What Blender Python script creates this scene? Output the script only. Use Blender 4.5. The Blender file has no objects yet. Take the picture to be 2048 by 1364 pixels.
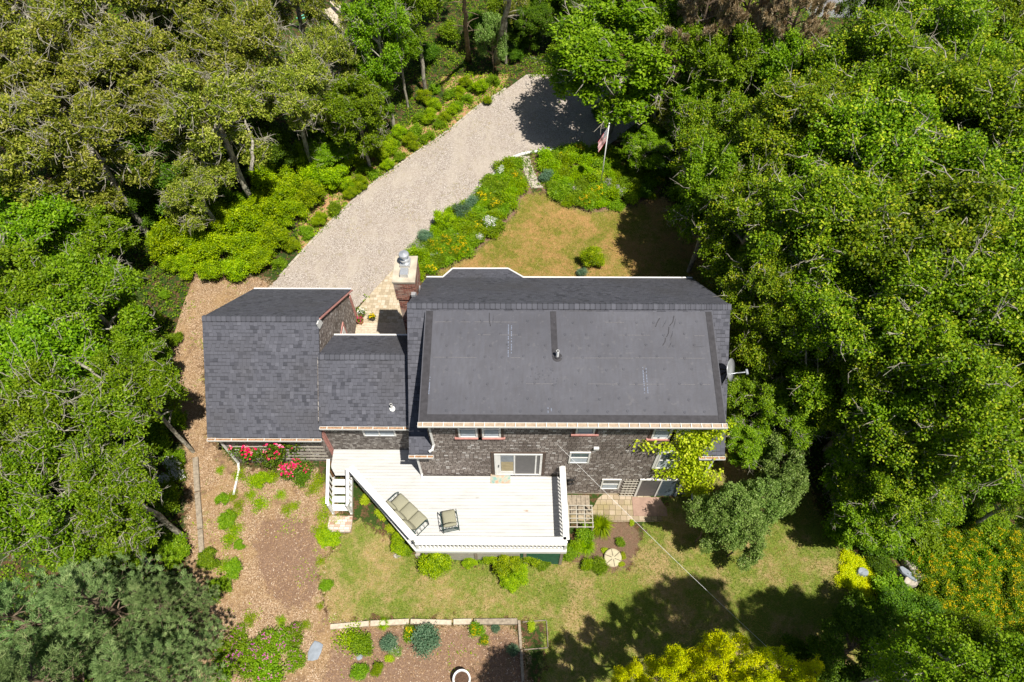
import bpy, math, random
import numpy as np
from mathutils import Matrix, Vector
C = bpy.context.scene
COL = C.collection
R = math.radians
# ------------------------------------------------------------------ camera
CAMH, F, TH, ROLL, YAW = 29.3, 1351.8, R(33.88), R(-0.274), R(0.586)
cam = bpy.data.cameras.new('camera'); camo = bpy.data.objects.new('camera', cam); COL.objects.link(camo)
cam.sensor_width = 36; cam.lens = 36*F/2048; cam.clip_end = 2000; cam.clip_start = .5
def rz(v): return Vector((v[0]*math.cos(YAW)-v[1]*math.sin(YAW), v[0]*math.sin(YAW)+v[1]*math.cos(YAW), v[2]))
R0 = rz((1,0,0)); FW = rz((0,math.sin(TH),-math.cos(TH))); D0 = rz((0,-math.cos(TH),-math.sin(TH)))
RT = R0*math.cos(ROLL)-D0*math.sin(ROLL); DN = R0*math.sin(ROLL)+D0*math.cos(ROLL)
CP = Vector((0,0,CAMH))
camo.matrix_world = Matrix.Translation(CP) @ Matrix((RT,-DN,-FW)).transposed().to_4x4()
C.camera = camo
# ------------------------------------------------------------------ sky, sun, exposure
SD = Vector((.30,-.34,1)).normalized()          # towards the sun
w = bpy.data.worlds.new('World'); C.world = w; w.use_nodes = True
nt = w.node_tree; bg = nt.nodes['Background']; sk = nt.nodes.new('ShaderNodeTexSky')
sk.sky_type = 'NISHITA'; sk.sun_disc = False; sk.sun_elevation = math.asin(SD.z); sk.sun_rotation = math.atan2(SD.x, SD.y)
nt.links.new(sk.outputs[0], bg.inputs[0]); bg.inputs[1].default_value = .05
sl = bpy.data.lights.new('sun','SUN'); sl.energy = 4.8; sl.angle = R(.55); sl.color = (1,.95,.86)
so = bpy.data.objects.new('sun', sl); COL.objects.link(so); so.rotation_euler = SD.to_track_quat('Z','Y').to_euler()
C.view_settings.view_transform = 'Standard'; C.view_settings.look = 'None'; C.view_settings.exposure = 0.5; C.view_settings.gamma = 1
C.cycles.max_bounces = 6; C.cycles.transparent_max_bounces = 4

# ------------------------------------------------------------------ helpers
CTRL = [(-12.5,12,1.1),(-9,11.5,1.35),(-7.2,10,1.45),(-4,8,1.0),(-1,7.5,.6),(2,7.5,.25),(2.5,10,.05),(5,10,0),(8,10.5,.1),(10,15,.9),(9,20,1.7),
 (3,21,1.85),(-2,21,1.85),(-5,18,1.85),(-7,21,1.75),(-10,22,1.7),(-13,18,1.5),(0,30,2.2),(-15,12,1.2),(-10,6,.9),(-4,5,.7),(0,5,.35),(8,6,-.1),
 (5,5,.1),(-16,5,.9),(-20,20,1.8),(15,12,.6),(20,20,1.6),(16,5,.1),(-20,35,2.3),(20,35,2.3),(0,45,2.8),(0,-5,0),(-15,-5,.5),(15,-5,0),(-35,20,1.8),(35,20,1.6),(0,70,3)]
def G(x, y):
    x = np.asarray(x, float); y = np.asarray(y, float); n = 0; d = 0
    for a,b,c in CTRL:
        q = 1/(((x-a)**2+(y-b)**2)+.8)**1.6; n = n+q*c; d = d+q
    return n/d
def ray(u, v):
    return (FW + RT*((u-1024)/F) + DN*((v-682)/F))
def at(u, v, z):                      # pixel of the photograph -> point at height z
    d = ray(u, v); t = (z-CAMH)/d.z; return CP+d*t
def aty(u, v, y):
    d = ray(u, v); return CP+d*(y/d.y)
def gat(u, v, dz=0):
    z = 1.
    for _ in range(12): p = at(u, v, z); z = float(G(p.x, p.y))+dz
    return at(u, v, z)
def atx(u, v, x):
    d = ray(u, v); return CP+d*(x/d.x)
def tag(o, label=None, cat=None, group=None, kind=None):
    if label: o['label'] = label
    if cat: o['category'] = cat
    if group: o['group'] = group
    if kind: o['kind'] = kind
    return o
def empty(name, loc=(0,0,0)):
    o = bpy.data.objects.new(name, None); o.location = loc; o.empty_display_size = .2; COL.objects.link(o); return o
def link(name, me, mat, parent=None, world=True):
    o = bpy.data.objects.new(name, me); COL.objects.link(o)
    if mat is not None:
        for m in (mat if isinstance(mat, (list,tuple)) else [mat]): me.materials.append(m)
    if parent is not None:
        o.parent = parent
        if world:
            p = parent; loc = Vector(p.location)
            if p.type == 'EMPTY': o.matrix_parent_inverse = Matrix.Translation(-loc)
    return o
class MB:
    def __init__(s): s.v = []; s.f = []; s.mi = []; s.sm = False
    def add(s, vs, fs, mi=0):
        n = len(s.v); s.v += [tuple(p) for p in vs]; s.f += [tuple(i+n for i in f) for f in fs]; s.mi += [mi]*len(fs); return s
    def box(s, x0,x1,y0,y1,z0,z1, mi=0):
        return s.add([(x0,y0,z0),(x1,y0,z0),(x1,y1,z0),(x0,y1,z0),(x0,y0,z1),(x1,y0,z1),(x1,y1,z1),(x0,y1,z1)],
            [(0,3,2,1),(4,5,6,7),(0,1,5,4),(1,2,6,5),(2,3,7,6),(3,0,4,7)], mi)
    def prism(s, poly, z0, z1, mi=0):          # plan polygon (ccw)
        n = len(poly); vs = [(p[0],p[1],z0) for p in poly]+[(p[0],p[1],z1) for p in poly]
        fs = [tuple(range(n-1,-1,-1)), tuple(range(n,2*n))]+[(i,(i+1)%n,n+(i+1)%n,n+i) for i in range(n)]
        return s.add(vs, fs, mi)
    def slab(s, quad, t, mi=0):                # any planar polygon thickened downwards along its normal
        q = [Vector(p) for p in quad]; nr = (q[1]-q[0]).cross(q[2]-q[0]).normalized()*t; n = len(q)
        return s.add(q+[p-nr for p in q], [tuple(range(n)), tuple(range(2*n-1,n-1,-1))]+[(i,n+i,n+(i+1)%n,(i+1)%n) for i in range(n)], mi)
    def bar(s, a, b, w, h, up=(0,0,1), mi=0):
        a = Vector(a); b = Vector(b); d = (b-a).normalized(); x = d.cross(Vector(up))
        if x.length < 1e-4: x = d.cross(Vector((1,0,0)))
        x.normalize(); y = x.cross(d); x *= w/2; y *= h/2
        vs = [a-x-y,a+x-y,a+x+y,a-x+y,b-x-y,b+x-y,b+x+y,b-x+y]
        return s.add(vs, [(0,1,2,3),(7,6,5,4),(0,4,5,1),(1,5,6,2),(2,6,7,3),(3,7,4,0)], mi)
    def tube(s, pts, r, n=8, mi=0, cap=True):
        pts = [Vector(p) for p in pts]; rs = r if isinstance(r,(list,tuple)) else [r]*len(pts); vs = []; fs = []
        for i,p in enumerate(pts):
            d = (pts[min(i+1,len(pts)-1)]-pts[max(i-1,0)]).normalized(); x = d.orthogonal().normalized()
            if i and abs(px.dot(d)) < .95: x = (px-d*px.dot(d)).normalized()
            px = x; y = d.cross(x)
            for k in range(n):
                a = 2*math.pi*k/n; vs.append(p+(x*math.cos(a)+y*math.sin(a))*rs[i])
        for i in range(len(pts)-1):
            for k in range(n): fs.append((i*n+k,i*n+(k+1)%n,(i+1)*n+(k+1)%n,(i+1)*n+k))
        if cap: fs += [tuple(range(n-1,-1,-1)), tuple(range((len(pts)-1)*n,len(pts)*n))]
        return s.add(vs, fs, mi)
    def lathe(s, c, prof, n=20, mi=0, axis=None):
        vs = []; fs = []; M = Matrix.Identity(3) if axis is None else Vector(axis).to_track_quat('Z','Y').to_matrix()
        for r,z in prof:
            for k in range(n):
                a = 2*math.pi*k/n; vs.append(Vector(c)+M@Vector((r*math.cos(a),r*math.sin(a),z)))
        for i in range(len(prof)-1):
            for k in range(n): fs.append((i*n+k,i*n+(k+1)%n,(i+1)*n+(k+1)%n,(i+1)*n+k))
        fs += [tuple(range(n-1,-1,-1)), tuple(range((len(prof)-1)*n,len(prof)*n))]
        return s.add(vs, fs, mi)
    def build(s, name, mat, parent=None, smooth=False, bevel=0, world=True):
        me = bpy.data.meshes.new(name); me.from_pydata(s.v, [], s.f); me.update()
        if any(s.mi): me.polygons.foreach_set('material_index', s.mi)
        if smooth or s.sm: me.polygons.foreach_set('use_smooth', [True]*len(s.f))
        o = link(name, me, mat, parent, world)
        if bevel:
            m = o.modifiers.new('bevel','BEVEL'); m.width = bevel; m.segments = 2; m.limit_method = 'ANGLE'
        return o
def np_mesh(name, V, Q, tint=None):           # quads from numpy arrays
    me = bpy.data.meshes.new(name); k = Q.shape[1]
    me.vertices.add(len(V)); me.vertices.foreach_set('co', V.astype(np.float32).ravel())
    me.loops.add(Q.size); me.loops.foreach_set('vertex_index', Q.astype(np.int32).ravel())
    me.polygons.add(len(Q)); me.polygons.foreach_set('loop_start', np.arange(0, Q.size, k, dtype=np.int32))
    if tint is not None:
        a = me.attributes.new('tint','FLOAT','FACE'); a.data.foreach_set('value', tint.astype(np.float32))
    me.update(calc_edges=True); return me
# ------------------------------------------------------------------ material tools
class NT:
    def __init__(s, name):
        s.m = bpy.data.materials.new(name); s.m.use_nodes = True; s.t = s.m.node_tree
        s.b = s.t.nodes['Principled BSDF']; s.out = s.t.nodes['Material Output']
    def n(s, t, **kw):
        o = s.t.nodes.new('ShaderNode'+t)
        for k,v in kw.items(): setattr(o,k,v)
        return o
    def put(s, sock, v):
        if isinstance(v, bpy.types.NodeSocket): s.t.links.new(v, sock)
        elif isinstance(v,(tuple,list)) and len(v)==3 and sock.type=='RGBA': sock.default_value = (*v,1)
        else: sock.default_value = v
    def ma(s, op, a, b=None, c=None, clamp=False):
        o = s.n('Math', operation=op, use_clamp=clamp); s.put(o.inputs[0], a)
        if b is not None: s.put(o.inputs[1], b)
        if c is not None: s.put(o.inputs[2], c)
        return o.outputs[0]
    def mix(s, f, a, b, bt='MIX'):
        o = s.n('Mix', data_type='RGBA', blend_type=bt); s.put(o.inputs[0], f); s.put(o.inputs[6], a); s.put(o.inputs[7], b); return o.outputs[2]
    def pos(s):
        return s.n('TexCoord').outputs['Object']
    def xyz(s, v):
        o = s.n('SeparateXYZ'); s.put(o.inputs[0], v); return o.outputs
    def vec(s, x=0., y=0., z=0.):
        o = s.n('CombineXYZ'); s.put(o.inputs[0],x); s.put(o.inputs[1],y); s.put(o.inputs[2],z); return o.outputs[0]
    def noise(s, v, sc, det=3., rough=.55, dist=0., out=0):
        o = s.n('TexNoise'); s.put(o.inputs['Vector'], v); s.put(o.inputs['Scale'], float(sc)); s.put(o.inputs['Detail'], float(det)); s.put(o.inputs['Roughness'], rough); s.put(o.inputs['Distortion'], dist); return o.outputs[out]
    def vor(s, v, sc, out='Color', feat='F1'):
        o = s.n('TexVoronoi', feature=feat); s.put(o.inputs['Vector'], v); s.put(o.inputs['Scale'], float(sc)); return o.outputs[out]
    def white(s, v, out=0):
        o = s.n('TexWhiteNoise', noise_dimensions='3D'); s.put(o.inputs['Vector'], v); return o.outputs[out]
    def ramp(s, f, stops, interp='LINEAR'):
        o = s.n('ValToRGB'); s.put(o.inputs[0], f); e = o.color_ramp; e.interpolation = interp
        while len(e.elements) < len(stops): e.elements.new(.5)
        for q,(p,c) in zip(e.elements, stops): q.position = p; q.color = (*c,1) if len(c)==3 else c
        return o.outputs[0]
    def rng(s, f, a, b, c=0., d=1.):
        o = s.n('MapRange'); s.put(o.inputs[0], f)
        for i,x in enumerate((a,b,c,d)): s.put(o.inputs[i+1], float(x))
        return o.outputs[0]
    def attr(s, name, out='Fac'):
        o = s.n('Attribute', attribute_name=name); return o.outputs[out]
    def scale(s, v, sx, sy, sz):
        o = s.n('Mapping'); s.put(o.inputs[0], v); o.inputs['Scale'].default_value = (sx,sy,sz); return o.outputs[0]
    def bump(s, h, st=.5, dist=.02):
        o = s.n('Bump'); s.put(o.inputs['Height'], h); o.inputs['Strength'].default_value = st; o.inputs['Distance'].default_value = dist; s.t.links.new(o.outputs[0], s.b.inputs['Normal'])
    def end(s, col, rough=.8, spec=.3, metal=0.):
        s.put(s.b.inputs['Base Color'], col); s.put(s.b.inputs['Roughness'], rough); s.b.inputs['Specular IOR Level'].default_value = spec; s.b.inputs['Metallic'].default_value = metal; return s.m
def plain(name, col, rough=.6, spec=.4, metal=0., var=.15, sc=6., bump=0.):
    t = NT(name); p = t.pos(); n = t.noise(p, sc, 4); d = tuple(c*(1-var) for c in col); l = tuple(min(1,c*(1+var)) for c in col)
    if bump: t.bump(t.noise(p, sc*6, 3), bump, .01)
    return t.end(t.ramp(n, [(.3,d),(.7,l)]), rough, spec, metal)
def tiles(name, mode, rowh, wid, cols, gap=(.01,.01,.012), ky=1., jit=1., gv=.1, gu=.05, stain=None, bump=.6, rough=.9, wvar=0., gap_shade_f=.75, rowdash=0.):
    """courses of shingles / bricks; mode 'wall' uses (x+y, z), 'roof' uses (x, y*ky)"""
    t = NT(name); x,y,z = t.xyz(t.pos())
    u = t.ma('ADD', x, y) if mode=='wall' else x
    v = z if mode=='wall' else t.ma('MULTIPLY', y, ky)
    rv = t.ma('DIVIDE', v, rowh); r = t.ma('FLOOR', rv); fv = t.ma('FRACT', rv)
    off = t.ma('MULTIPLY', t.white(t.vec(r, 3.7, 1.1)), 7.3*jit)
    if jit == 0: off = t.ma('MULTIPLY', t.ma('MODULO', t.ma('ABSOLUTE', r), 2.), .5)
    uu = t.ma('ADD', t.ma('DIVIDE', u, wid), off)
    if wvar: uu = t.ma('ADD', uu, t.ma('MULTIPLY', t.noise(t.vec(uu, r, 0.), .9, 1), wvar))
    c = t.ma('FLOOR', uu); fu = t.ma('FRACT', uu)
    rnd = t.white(t.vec(c, r, .5))
    col = t.ramp(rnd, cols)
    if stain:
        for sc, a, b, cc, sx, sz in stain:
            col = t.mix(t.rng(t.noise(t.scale(t.pos(), sx, sx, sz), sc, 4), a, b), col, cc)
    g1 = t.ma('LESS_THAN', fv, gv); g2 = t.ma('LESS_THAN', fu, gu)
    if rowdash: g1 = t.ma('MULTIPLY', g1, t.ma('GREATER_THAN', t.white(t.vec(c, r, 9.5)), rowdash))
    col = t.mix(t.ma('MULTIPLY', t.ma('MAXIMUM', g1, g2), gap_shade_f), col, gap)  # joint colour; on shingle rows it paints in the shadow under each butt
    fine = t.noise(t.pos(), 60, 2)
    col = t.mix(t.rng(fine, .3, .7, 0, .25), col, (.02,.02,.02), 'MIX')
    h = t.ma('ADD', t.ma('MULTIPLY', t.ma('SUBTRACT', 1., fv), .5), t.ma('MULTIPLY', t.ma('MAXIMUM', g1, g2), -.6))
    h = t.ma('ADD', h, t.ma('MULTIPLY', rnd, .3)); t.bump(h, bump, .02)
    return t.end(col, rough, .2)
def leaf_mat(name, stops, vary=True, rough=.5, trans=.3, spec=.2, tcol=(1.45,1.5,.4)):
    t = NT(name); tint = t.attr('tint'); col = t.ramp(tint, stops)
    rnd = t.n('ObjectInfo').outputs['Random']
    hs = t.n('HueSaturation'); hs.inputs['Saturation'].default_value = 1.06; t.put(hs.inputs['Hue'], t.rng(rnd, 0, 1, .486, .508)); t.put(hs.inputs['Value'], t.rng(rnd, 0, 1, .78 if vary else 1, 1.18 if vary else 1)); t.put(hs.inputs['Color'], col); col = hs.outputs[0]
    t.end(col, rough, spec)
    tr = t.n('BsdfTranslucent'); t.put(tr.inputs[0], t.mix(1., col, tcol, 'MULTIPLY'))
    mx = t.n('MixShader'); mx.inputs[0].default_value = trans
    t.t.links.new(t.b.outputs[0], mx.inputs[1]); t.t.links.new(tr.outputs[0], mx.inputs[2]); t.t.links.new(mx.outputs[0], t.out.inputs[0]); return t.m
# colours: leaves run dark -> mid -> light tip
M = {}
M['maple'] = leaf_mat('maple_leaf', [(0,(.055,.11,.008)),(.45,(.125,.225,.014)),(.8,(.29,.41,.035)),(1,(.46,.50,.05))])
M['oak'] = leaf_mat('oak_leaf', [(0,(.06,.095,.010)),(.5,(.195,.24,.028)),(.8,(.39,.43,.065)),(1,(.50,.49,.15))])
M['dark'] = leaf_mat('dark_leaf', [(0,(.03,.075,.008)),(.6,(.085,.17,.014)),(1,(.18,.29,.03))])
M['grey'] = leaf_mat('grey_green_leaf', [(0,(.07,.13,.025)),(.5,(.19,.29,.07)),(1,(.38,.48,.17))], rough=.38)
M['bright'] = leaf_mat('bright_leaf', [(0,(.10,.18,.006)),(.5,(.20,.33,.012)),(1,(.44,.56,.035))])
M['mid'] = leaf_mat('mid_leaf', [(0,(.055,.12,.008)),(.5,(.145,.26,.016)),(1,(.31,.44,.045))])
M['gold'] = leaf_mat('golden_leaf', [(0,(.32,.40,.010)),(.5,(.60,.66,.018)),(1,(.84,.80,.04))], vary=False)
M['vine'] = leaf_mat('vine_leaf', [(0,(.20,.32,.02)),(.5,(.40,.53,.035)),(1,(.66,.74,.10))], vary=False)
M['lime'] = leaf_mat('lime_leaf', [(0,(.18,.28,.02)),(.5,(.33,.43,.03)),(1,(.55,.60,.07))])
M['blue'] = leaf_mat('blue_green_leaf', [(0,(.05,.11,.06)),(.5,(.11,.20,.12)),(1,(.22,.32,.20))])
M['pine'] = leaf_mat('pine_needle', [(0,(.08,.14,.045)),(.5,(.20,.31,.11)),(1,(.40,.50,.22))], trans=.1)
M['brownpine'] = leaf_mat('dry_needle', [(0,(.14,.12,.05)),(.5,(.46,.35,.21)),(1,(.70,.58,.42))], trans=.08, tcol=(1,.9,.6))
M['straw'] = leaf_mat('grass_blade', [(0,(.08,.15,.012)),(.35,(.19,.22,.035)),(.62,(.36,.27,.085)),(1,(.50,.37,.17))], trans=.1, tcol=(1,1,.5))
M['chip'] = leaf_mat('wood_chip', [(0,(.13,.08,.04)),(.4,(.31,.20,.11)),(.8,(.48,.34,.21)),(1,(.70,.59,.46))], trans=0, rough=.9, spec=.1)
M['fw'] = leaf_mat('white_petal', [(0,(.7,.7,.66)),(1,(.85,.85,.82))], trans=.1, tcol=(1,1,1))
M['fy'] = leaf_mat('yellow_petal', [(0,(.6,.40,.01)),(1,(.85,.62,.02))], trans=.1, tcol=(1,1,.6))
M['fp'] = leaf_mat('pink_petal', [(0,(.6,.02,.10)),(.7,(.8,.06,.18)),(1,(.85,.35,.45))], trans=.1, tcol=(1,.8,.8))
M['fl'] = leaf_mat('lilac_petal', [(0,(.38,.26,.45)),(1,(.62,.50,.66))], trans=.1, tcol=(1,1,1))
M['fm'] = leaf_mat('magenta_petal', [(0,(.5,.08,.35)),(1,(.7,.22,.5))], trans=.1, tcol=(1,1,1))
def bark(name, a, b):
    t = NT(name); p = t.pos(); n = t.noise(t.scale(p,1,1,.5), 6, 5, .7); t.bump(n,.6,.03); return t.end(t.ramp(n,[(.35,a),(.65,b)]), .95, .1)
M['bark'] = bark('lichen_bark', (.12,.10,.075), (.50,.47,.38)); M['bark2'] = bark('brown_bark', (.09,.065,.045), (.27,.20,.14))
G_ = (.10,.095,.10)
M['roof'] = tiles('asphalt_shingle', 'roof', .145, .165, [(0,(.058,.060,.074)),(.12,(.076,.078,.095)),(.24,(.103,.105,.126)),(.85,(.112,.114,.137)),(1,(.138,.140,.166))], gap=(.035,.035,.04), ky=1.28, gv=.2, gu=.05, rowdash=.55, gap_shade_f=.62, bump=.5,
    stain=[(.6,.45,.75,(.105,.107,.128),1,1),(2.2,.70,.76,(.072,.069,.076),1,1),(.35,.5,.8,(.088,.085,.090),1,.3)])
M['ridge'] = tiles('ridge_shingle', 'roof', 50., .2, [(0,(.080,.082,.098)),(1,(.118,.120,.142))], gap=(.03,.03,.035), gv=0, gu=.12, jit=0, bump=.4)
M['cedar'] = tiles('weathered_cedar_shingle', 'wall', .14, .17, [(0,(.21,.172,.15)),(.35,(.32,.27,.24)),(.75,(.42,.365,.33)),(.93,(.54,.49,.455)),(1,(.72,.68,.65))], gap=(.05,.038,.032), gv=.24, gu=.13, wvar=.3, gap_shade_f=.9,  # gap colour doubles as painted shadow along each course butt
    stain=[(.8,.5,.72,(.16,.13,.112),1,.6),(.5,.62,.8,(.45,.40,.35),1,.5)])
M['cedar2'] = tiles('pale_cedar_shingle', 'wall', .125, .15, [(0,(.13,.11,.10)),(.5,(.24,.215,.195)),(1,(.42,.39,.36))], gap=(.06,.05,.045), gv=.2, gu=.1, wvar=.35)  # dark course line is butt shadow put into the colour
M['brick'] = tiles('chimney_brick', 'wall', .075, .21, [(0,(.12,.035,.025)),(.5,(.28,.085,.055)),(.85,(.38,.15,.10)),(1,(.5,.3,.22))], gap=(.42,.36,.30), gv=.16, gu=.06, jit=0, gap_shade_f=1., stain=[(1.2,.5,.7,(.45,.38,.32),1,1)])
M['paver'] = tiles('tan_paver', 'roof', .17, .2, [(0,(.40,.32,.22)),(.5,(.55,.45,.31)),(1,(.62,.54,.42))], gap=(.25,.19,.11), gv=.07, gu=.07, bump=.3, rough=.9)
M['paver2'] = tiles('weathered_paver', 'roof', .24, .27, [(0,(.30,.23,.15)),(.5,(.42,.33,.23)),(1,(.52,.43,.32))], gap=(.12,.10,.04), gv=.09, gu=.08, bump=.4, rough=.95, stain=[(1.,.5,.7,(.36,.30,.14),1,1)])
def membrane():
    t = NT('rubber_membrane'); p = t.pos(); n1 = t.noise(p, .5, 5, .6); n2 = t.noise(t.scale(p,3,.6,1), 3, 4); n3 = t.noise(p, 22, 3)
    col = t.ramp(n1, [(.3,(.070,.071,.085)),(.7,(.100,.101,.119))]); col = t.mix(t.rng(n2,.4,.75,0,.5), col, (.066,.063,.069)); col = t.mix(t.rng(t.noise(p,5,2),.62,.72,0,.35), col, (.135,.131,.138))
    t.bump(t.ma('ADD', t.ma('MULTIPLY', t.noise(p,2.2,4,.6,.6), .8), t.ma('MULTIPLY', n3, .12)), .5, .03); return t.end(col, .62, .35)
M['membrane'] = membrane()
M['tape'] = plain('black_seam_tape', (.042,.040,.045), .7, .3, var=.25)
M['seam'] = plain('membrane_seam', (.062,.060,.066), .7, .3, var=.3)
M['trim'] = plain('white_trim_paint', (.76,.75,.72), .5, .4, var=.06)
DZ = 2.42
def deckpaint():
    t = NT('white_deck_paint'); p = t.pos(); x,y,z = t.xyz(p); n = t.noise(t.scale(p,.4,2,1), 3, 5, .65)
    col = t.ramp(n, [(.28,(.46,.45,.43)),(.5,(.53,.526,.512)),(.75,(.57,.567,.558))])
    r = t.white(t.vec(t.ma('FLOOR', t.ma('DIVIDE', y, .142)), 2., 1.)); col = t.mix(t.rng(r,0,1,0,.12), col, (.36,.355,.34))
    for sx,sy,sr,sc_ in ((at(1052,1022,DZ).x,at(1052,1022,DZ).y,.16,(.30,.15,.06)),(at(954,995,DZ).x,at(954,995,DZ).y,.14,(.20,.19,.18)),(at(1100,952,DZ).x,at(1100,952,DZ).y,.22,(.32,.20,.10))):
        dd = t.ma('SQRT', t.ma('ADD', t.ma('POWER', t.ma('SUBTRACT', x, sx), 2.), t.ma('MULTIPLY', t.ma('POWER', t.ma('SUBTRACT', y, sy), 2.), 6.)))
        col = t.mix(t.ma('MULTIPLY', t.rng(dd, sr, sr*.2), t.rng(t.noise(p, 9, 4, .7), .42, .6)), col, sc_)
    col = t.mix(t.rng(t.noise(t.scale(p,1,3,1), 2.2, 5, .7), .66, .72, 0, .5), col, (.42,.36,.28)); return t.end(col, .6, .35)
M['deck'] = deckpaint()
M['pink'] = plain('faded_red_trim', (.46,.22,.19), .7, .2, var=.2)
M['browntrim'] = plain('brown_window_trim', (.10,.07,.055), .7, .2, var=.25)
M['gutter_in'] = plain('rusty_leaves_in_gutter', (.33,.19,.10), .9, .1, var=.5, sc=14)
M['gutter_dry'] = plain('dusty_gutter', (.40,.31,.22), .8, .2, var=.2, sc=9)
M['glass'] = plain('window_glass', (.10,.13,.16), .06, .9, var=.25, sc=2)
M['screen'] = plain('insect_screen', (.12,.115,.115), .5, .3, var=.1)
M['curtain'] = plain('curtain_cloth', (.45,.50,.55), .8, .2, var=.12)
M['concrete'] = plain('concrete', (.48,.42,.33), .95, .1, var=.2, sc=3, bump=.3)
M['slate'] = plain('blue_slate', (.26,.29,.33), .8, .3, var=.15, bump=.3)
M['stone'] = plain('field_stone', (.42,.37,.31), .9, .2, var=.25, sc=4, bump=.6)
M['metal'] = plain('galvanised_metal', (.62,.64,.66), .35, .5, .6, var=.1)
M['blackmetal'] = plain('black_metal', (.02,.02,.022), .5, .4, var=.2)
M['grn'] = plain('dark_green_frame', (.035,.07,.065), .4, .5, var=.2)
M['cush'] = plain('beige_cushion', (.29,.28,.20), .9, .15, var=.06, sc=30)
M['wood'] = plain('grey_weathered_timber', (.30,.25,.19), .9, .1, var=.3, sc=9, bump=.4)
M['wood2'] = plain('pale_timber', (.52,.44,.34), .9, .1, var=.2, sc=9, bump=.3)
M['lattice'] = plain('pale_lattice', (.42,.39,.33), .8, .2, var=.12)
M['greenboard'] = plain('dark_green_skirt', (.03,.12,.07), .7, .3, var=.2)
M['pot'] = plain('dark_pot', (.05,.045,.06), .5, .4, var=.2); M['terra'] = plain('terracotta', (.42,.17,.09), .8, .2)
M['soil'] = plain('dark_soil', (.10,.06,.04), .95, .1, var=.4, sc=20)
M['whitepvc'] = plain('white_plastic', (.80,.80,.79), .4, .4, var=.04)
M['red'] = plain('flag_red', (.45,.02,.04), .8, .2, var=.1); M['navy'] = plain('flag_navy', (.02,.03,.14), .8, .2, var=.1); M['flagw'] = plain('flag_white', (.75,.72,.70), .8, .2, var=.05)
M['hose'] = plain('green_hose', (.10,.45,.33), .4, .4); M['printed'] = plain('pale_blue_ink', (.19,.215,.28), .7, .2, var=.2, sc=30)
M['tan'] = plain('tan_painted_disc', (.44,.39,.26), .7, .2, var=.12); M['tandark'] = plain('tan_groove', (.14,.12,.08), .8, .2)
M['asphalt'] = plain('asphalt_road', (.22,.22,.23), .9, .2, var=.15)
# ------------------------------------------------------------------ the ground
def P(*uv, dz=0.): return [(gat(u,v,dz).x, gat(u,v,dz).y) for u,v in uv]
def inside(px, py, poly):
    c = np.zeros(px.shape, bool); n = len(poly)
    for i in range(n):
        x1,y1 = poly[i]; x2,y2 = poly[(i+1)%n]
        if y1 == y2: continue
        k = (y1 > py) != (y2 > py); c ^= k & (px < (x2-x1)*(py-y1)/(y2-y1)+x1)
    return c
DRIVE = P((470,640),(520,590),(558,555),(640,466),(700,408),(757,360),(832,308),(902,260),(957,213),(1012,178),(1060,145),(1120,125),(1230,110),(1330,150),(1290,230),(1215,292),(1130,299),(1060,306),(1022,318),(988,350),(950,388),(900,432),(862,462),(818,512),(795,530),(745,590),(728,600),(690,640),(640,660))
FLAWN = P((1055,384),(1088,382),(1130,414),(1190,428),(1262,415),(1310,395),(1345,400),(1420,480),(1460,580),(1420,640),(840,640),(838,560),(880,546),(945,508),(988,470),(1032,424))
BLAWN = P((690,1040),(735,1050),(790,1085),(850,1125),(960,1130),(1100,1110),(1265,1150),(1285,1060),(1290,1030),(1400,960),(1460,890),(1600,930),(1640,1030),(1690,1120),(1710,1200),(1730,1420),(1060,1420),(1094,1320),(1096,1243),(1000,1240),(900,1238),(800,1232),(660,1246),(640,1180),(645,1110),(690,1090))
BEDA = P((800,512),(818,515),(862,462),(900,432),(950,388),(988,350),(1022,318),(1040,312),(1046,345),(1062,384),(1032,424),(988,470),(945,508),(880,546),(835,556),(800,560))
BEDB = P((1058,310),(1130,300),(1215,293),(1300,300),(1335,360),(1310,395),(1262,415),(1190,428),(1130,414),(1088,382),(1068,345))
SOIL = P((515,1035),(600,1030),(638,1060),(635,1200),(600,1235),(530,1180),(505,1100))
SOIL2 = P((1180,1045),(1268,1040),(1285,1075),(1270,1130),(1230,1160),(1150,1160),(1135,1100))
SOIL3 = P((690,1258),(1045,1258),(1050,1420),(620,1420))
MULCH = P((240,545),(290,480),(340,500),(420,545),(560,560),(530,590),(410,660),(415,880),(470,940),(640,930),(660,1000),(690,1040),(690,1090),(645,1110),(640,1180),(660,1250),(1045,1250),(1060,1430),(380,1430),(385,1200),(370,900),(310,720),(240,640),(220,575))
SLOPE = P((600,560),(900,262),(1010,178),(1020,130),(960,110),(870,130),(900,200),(800,260),(600,430))
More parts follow.
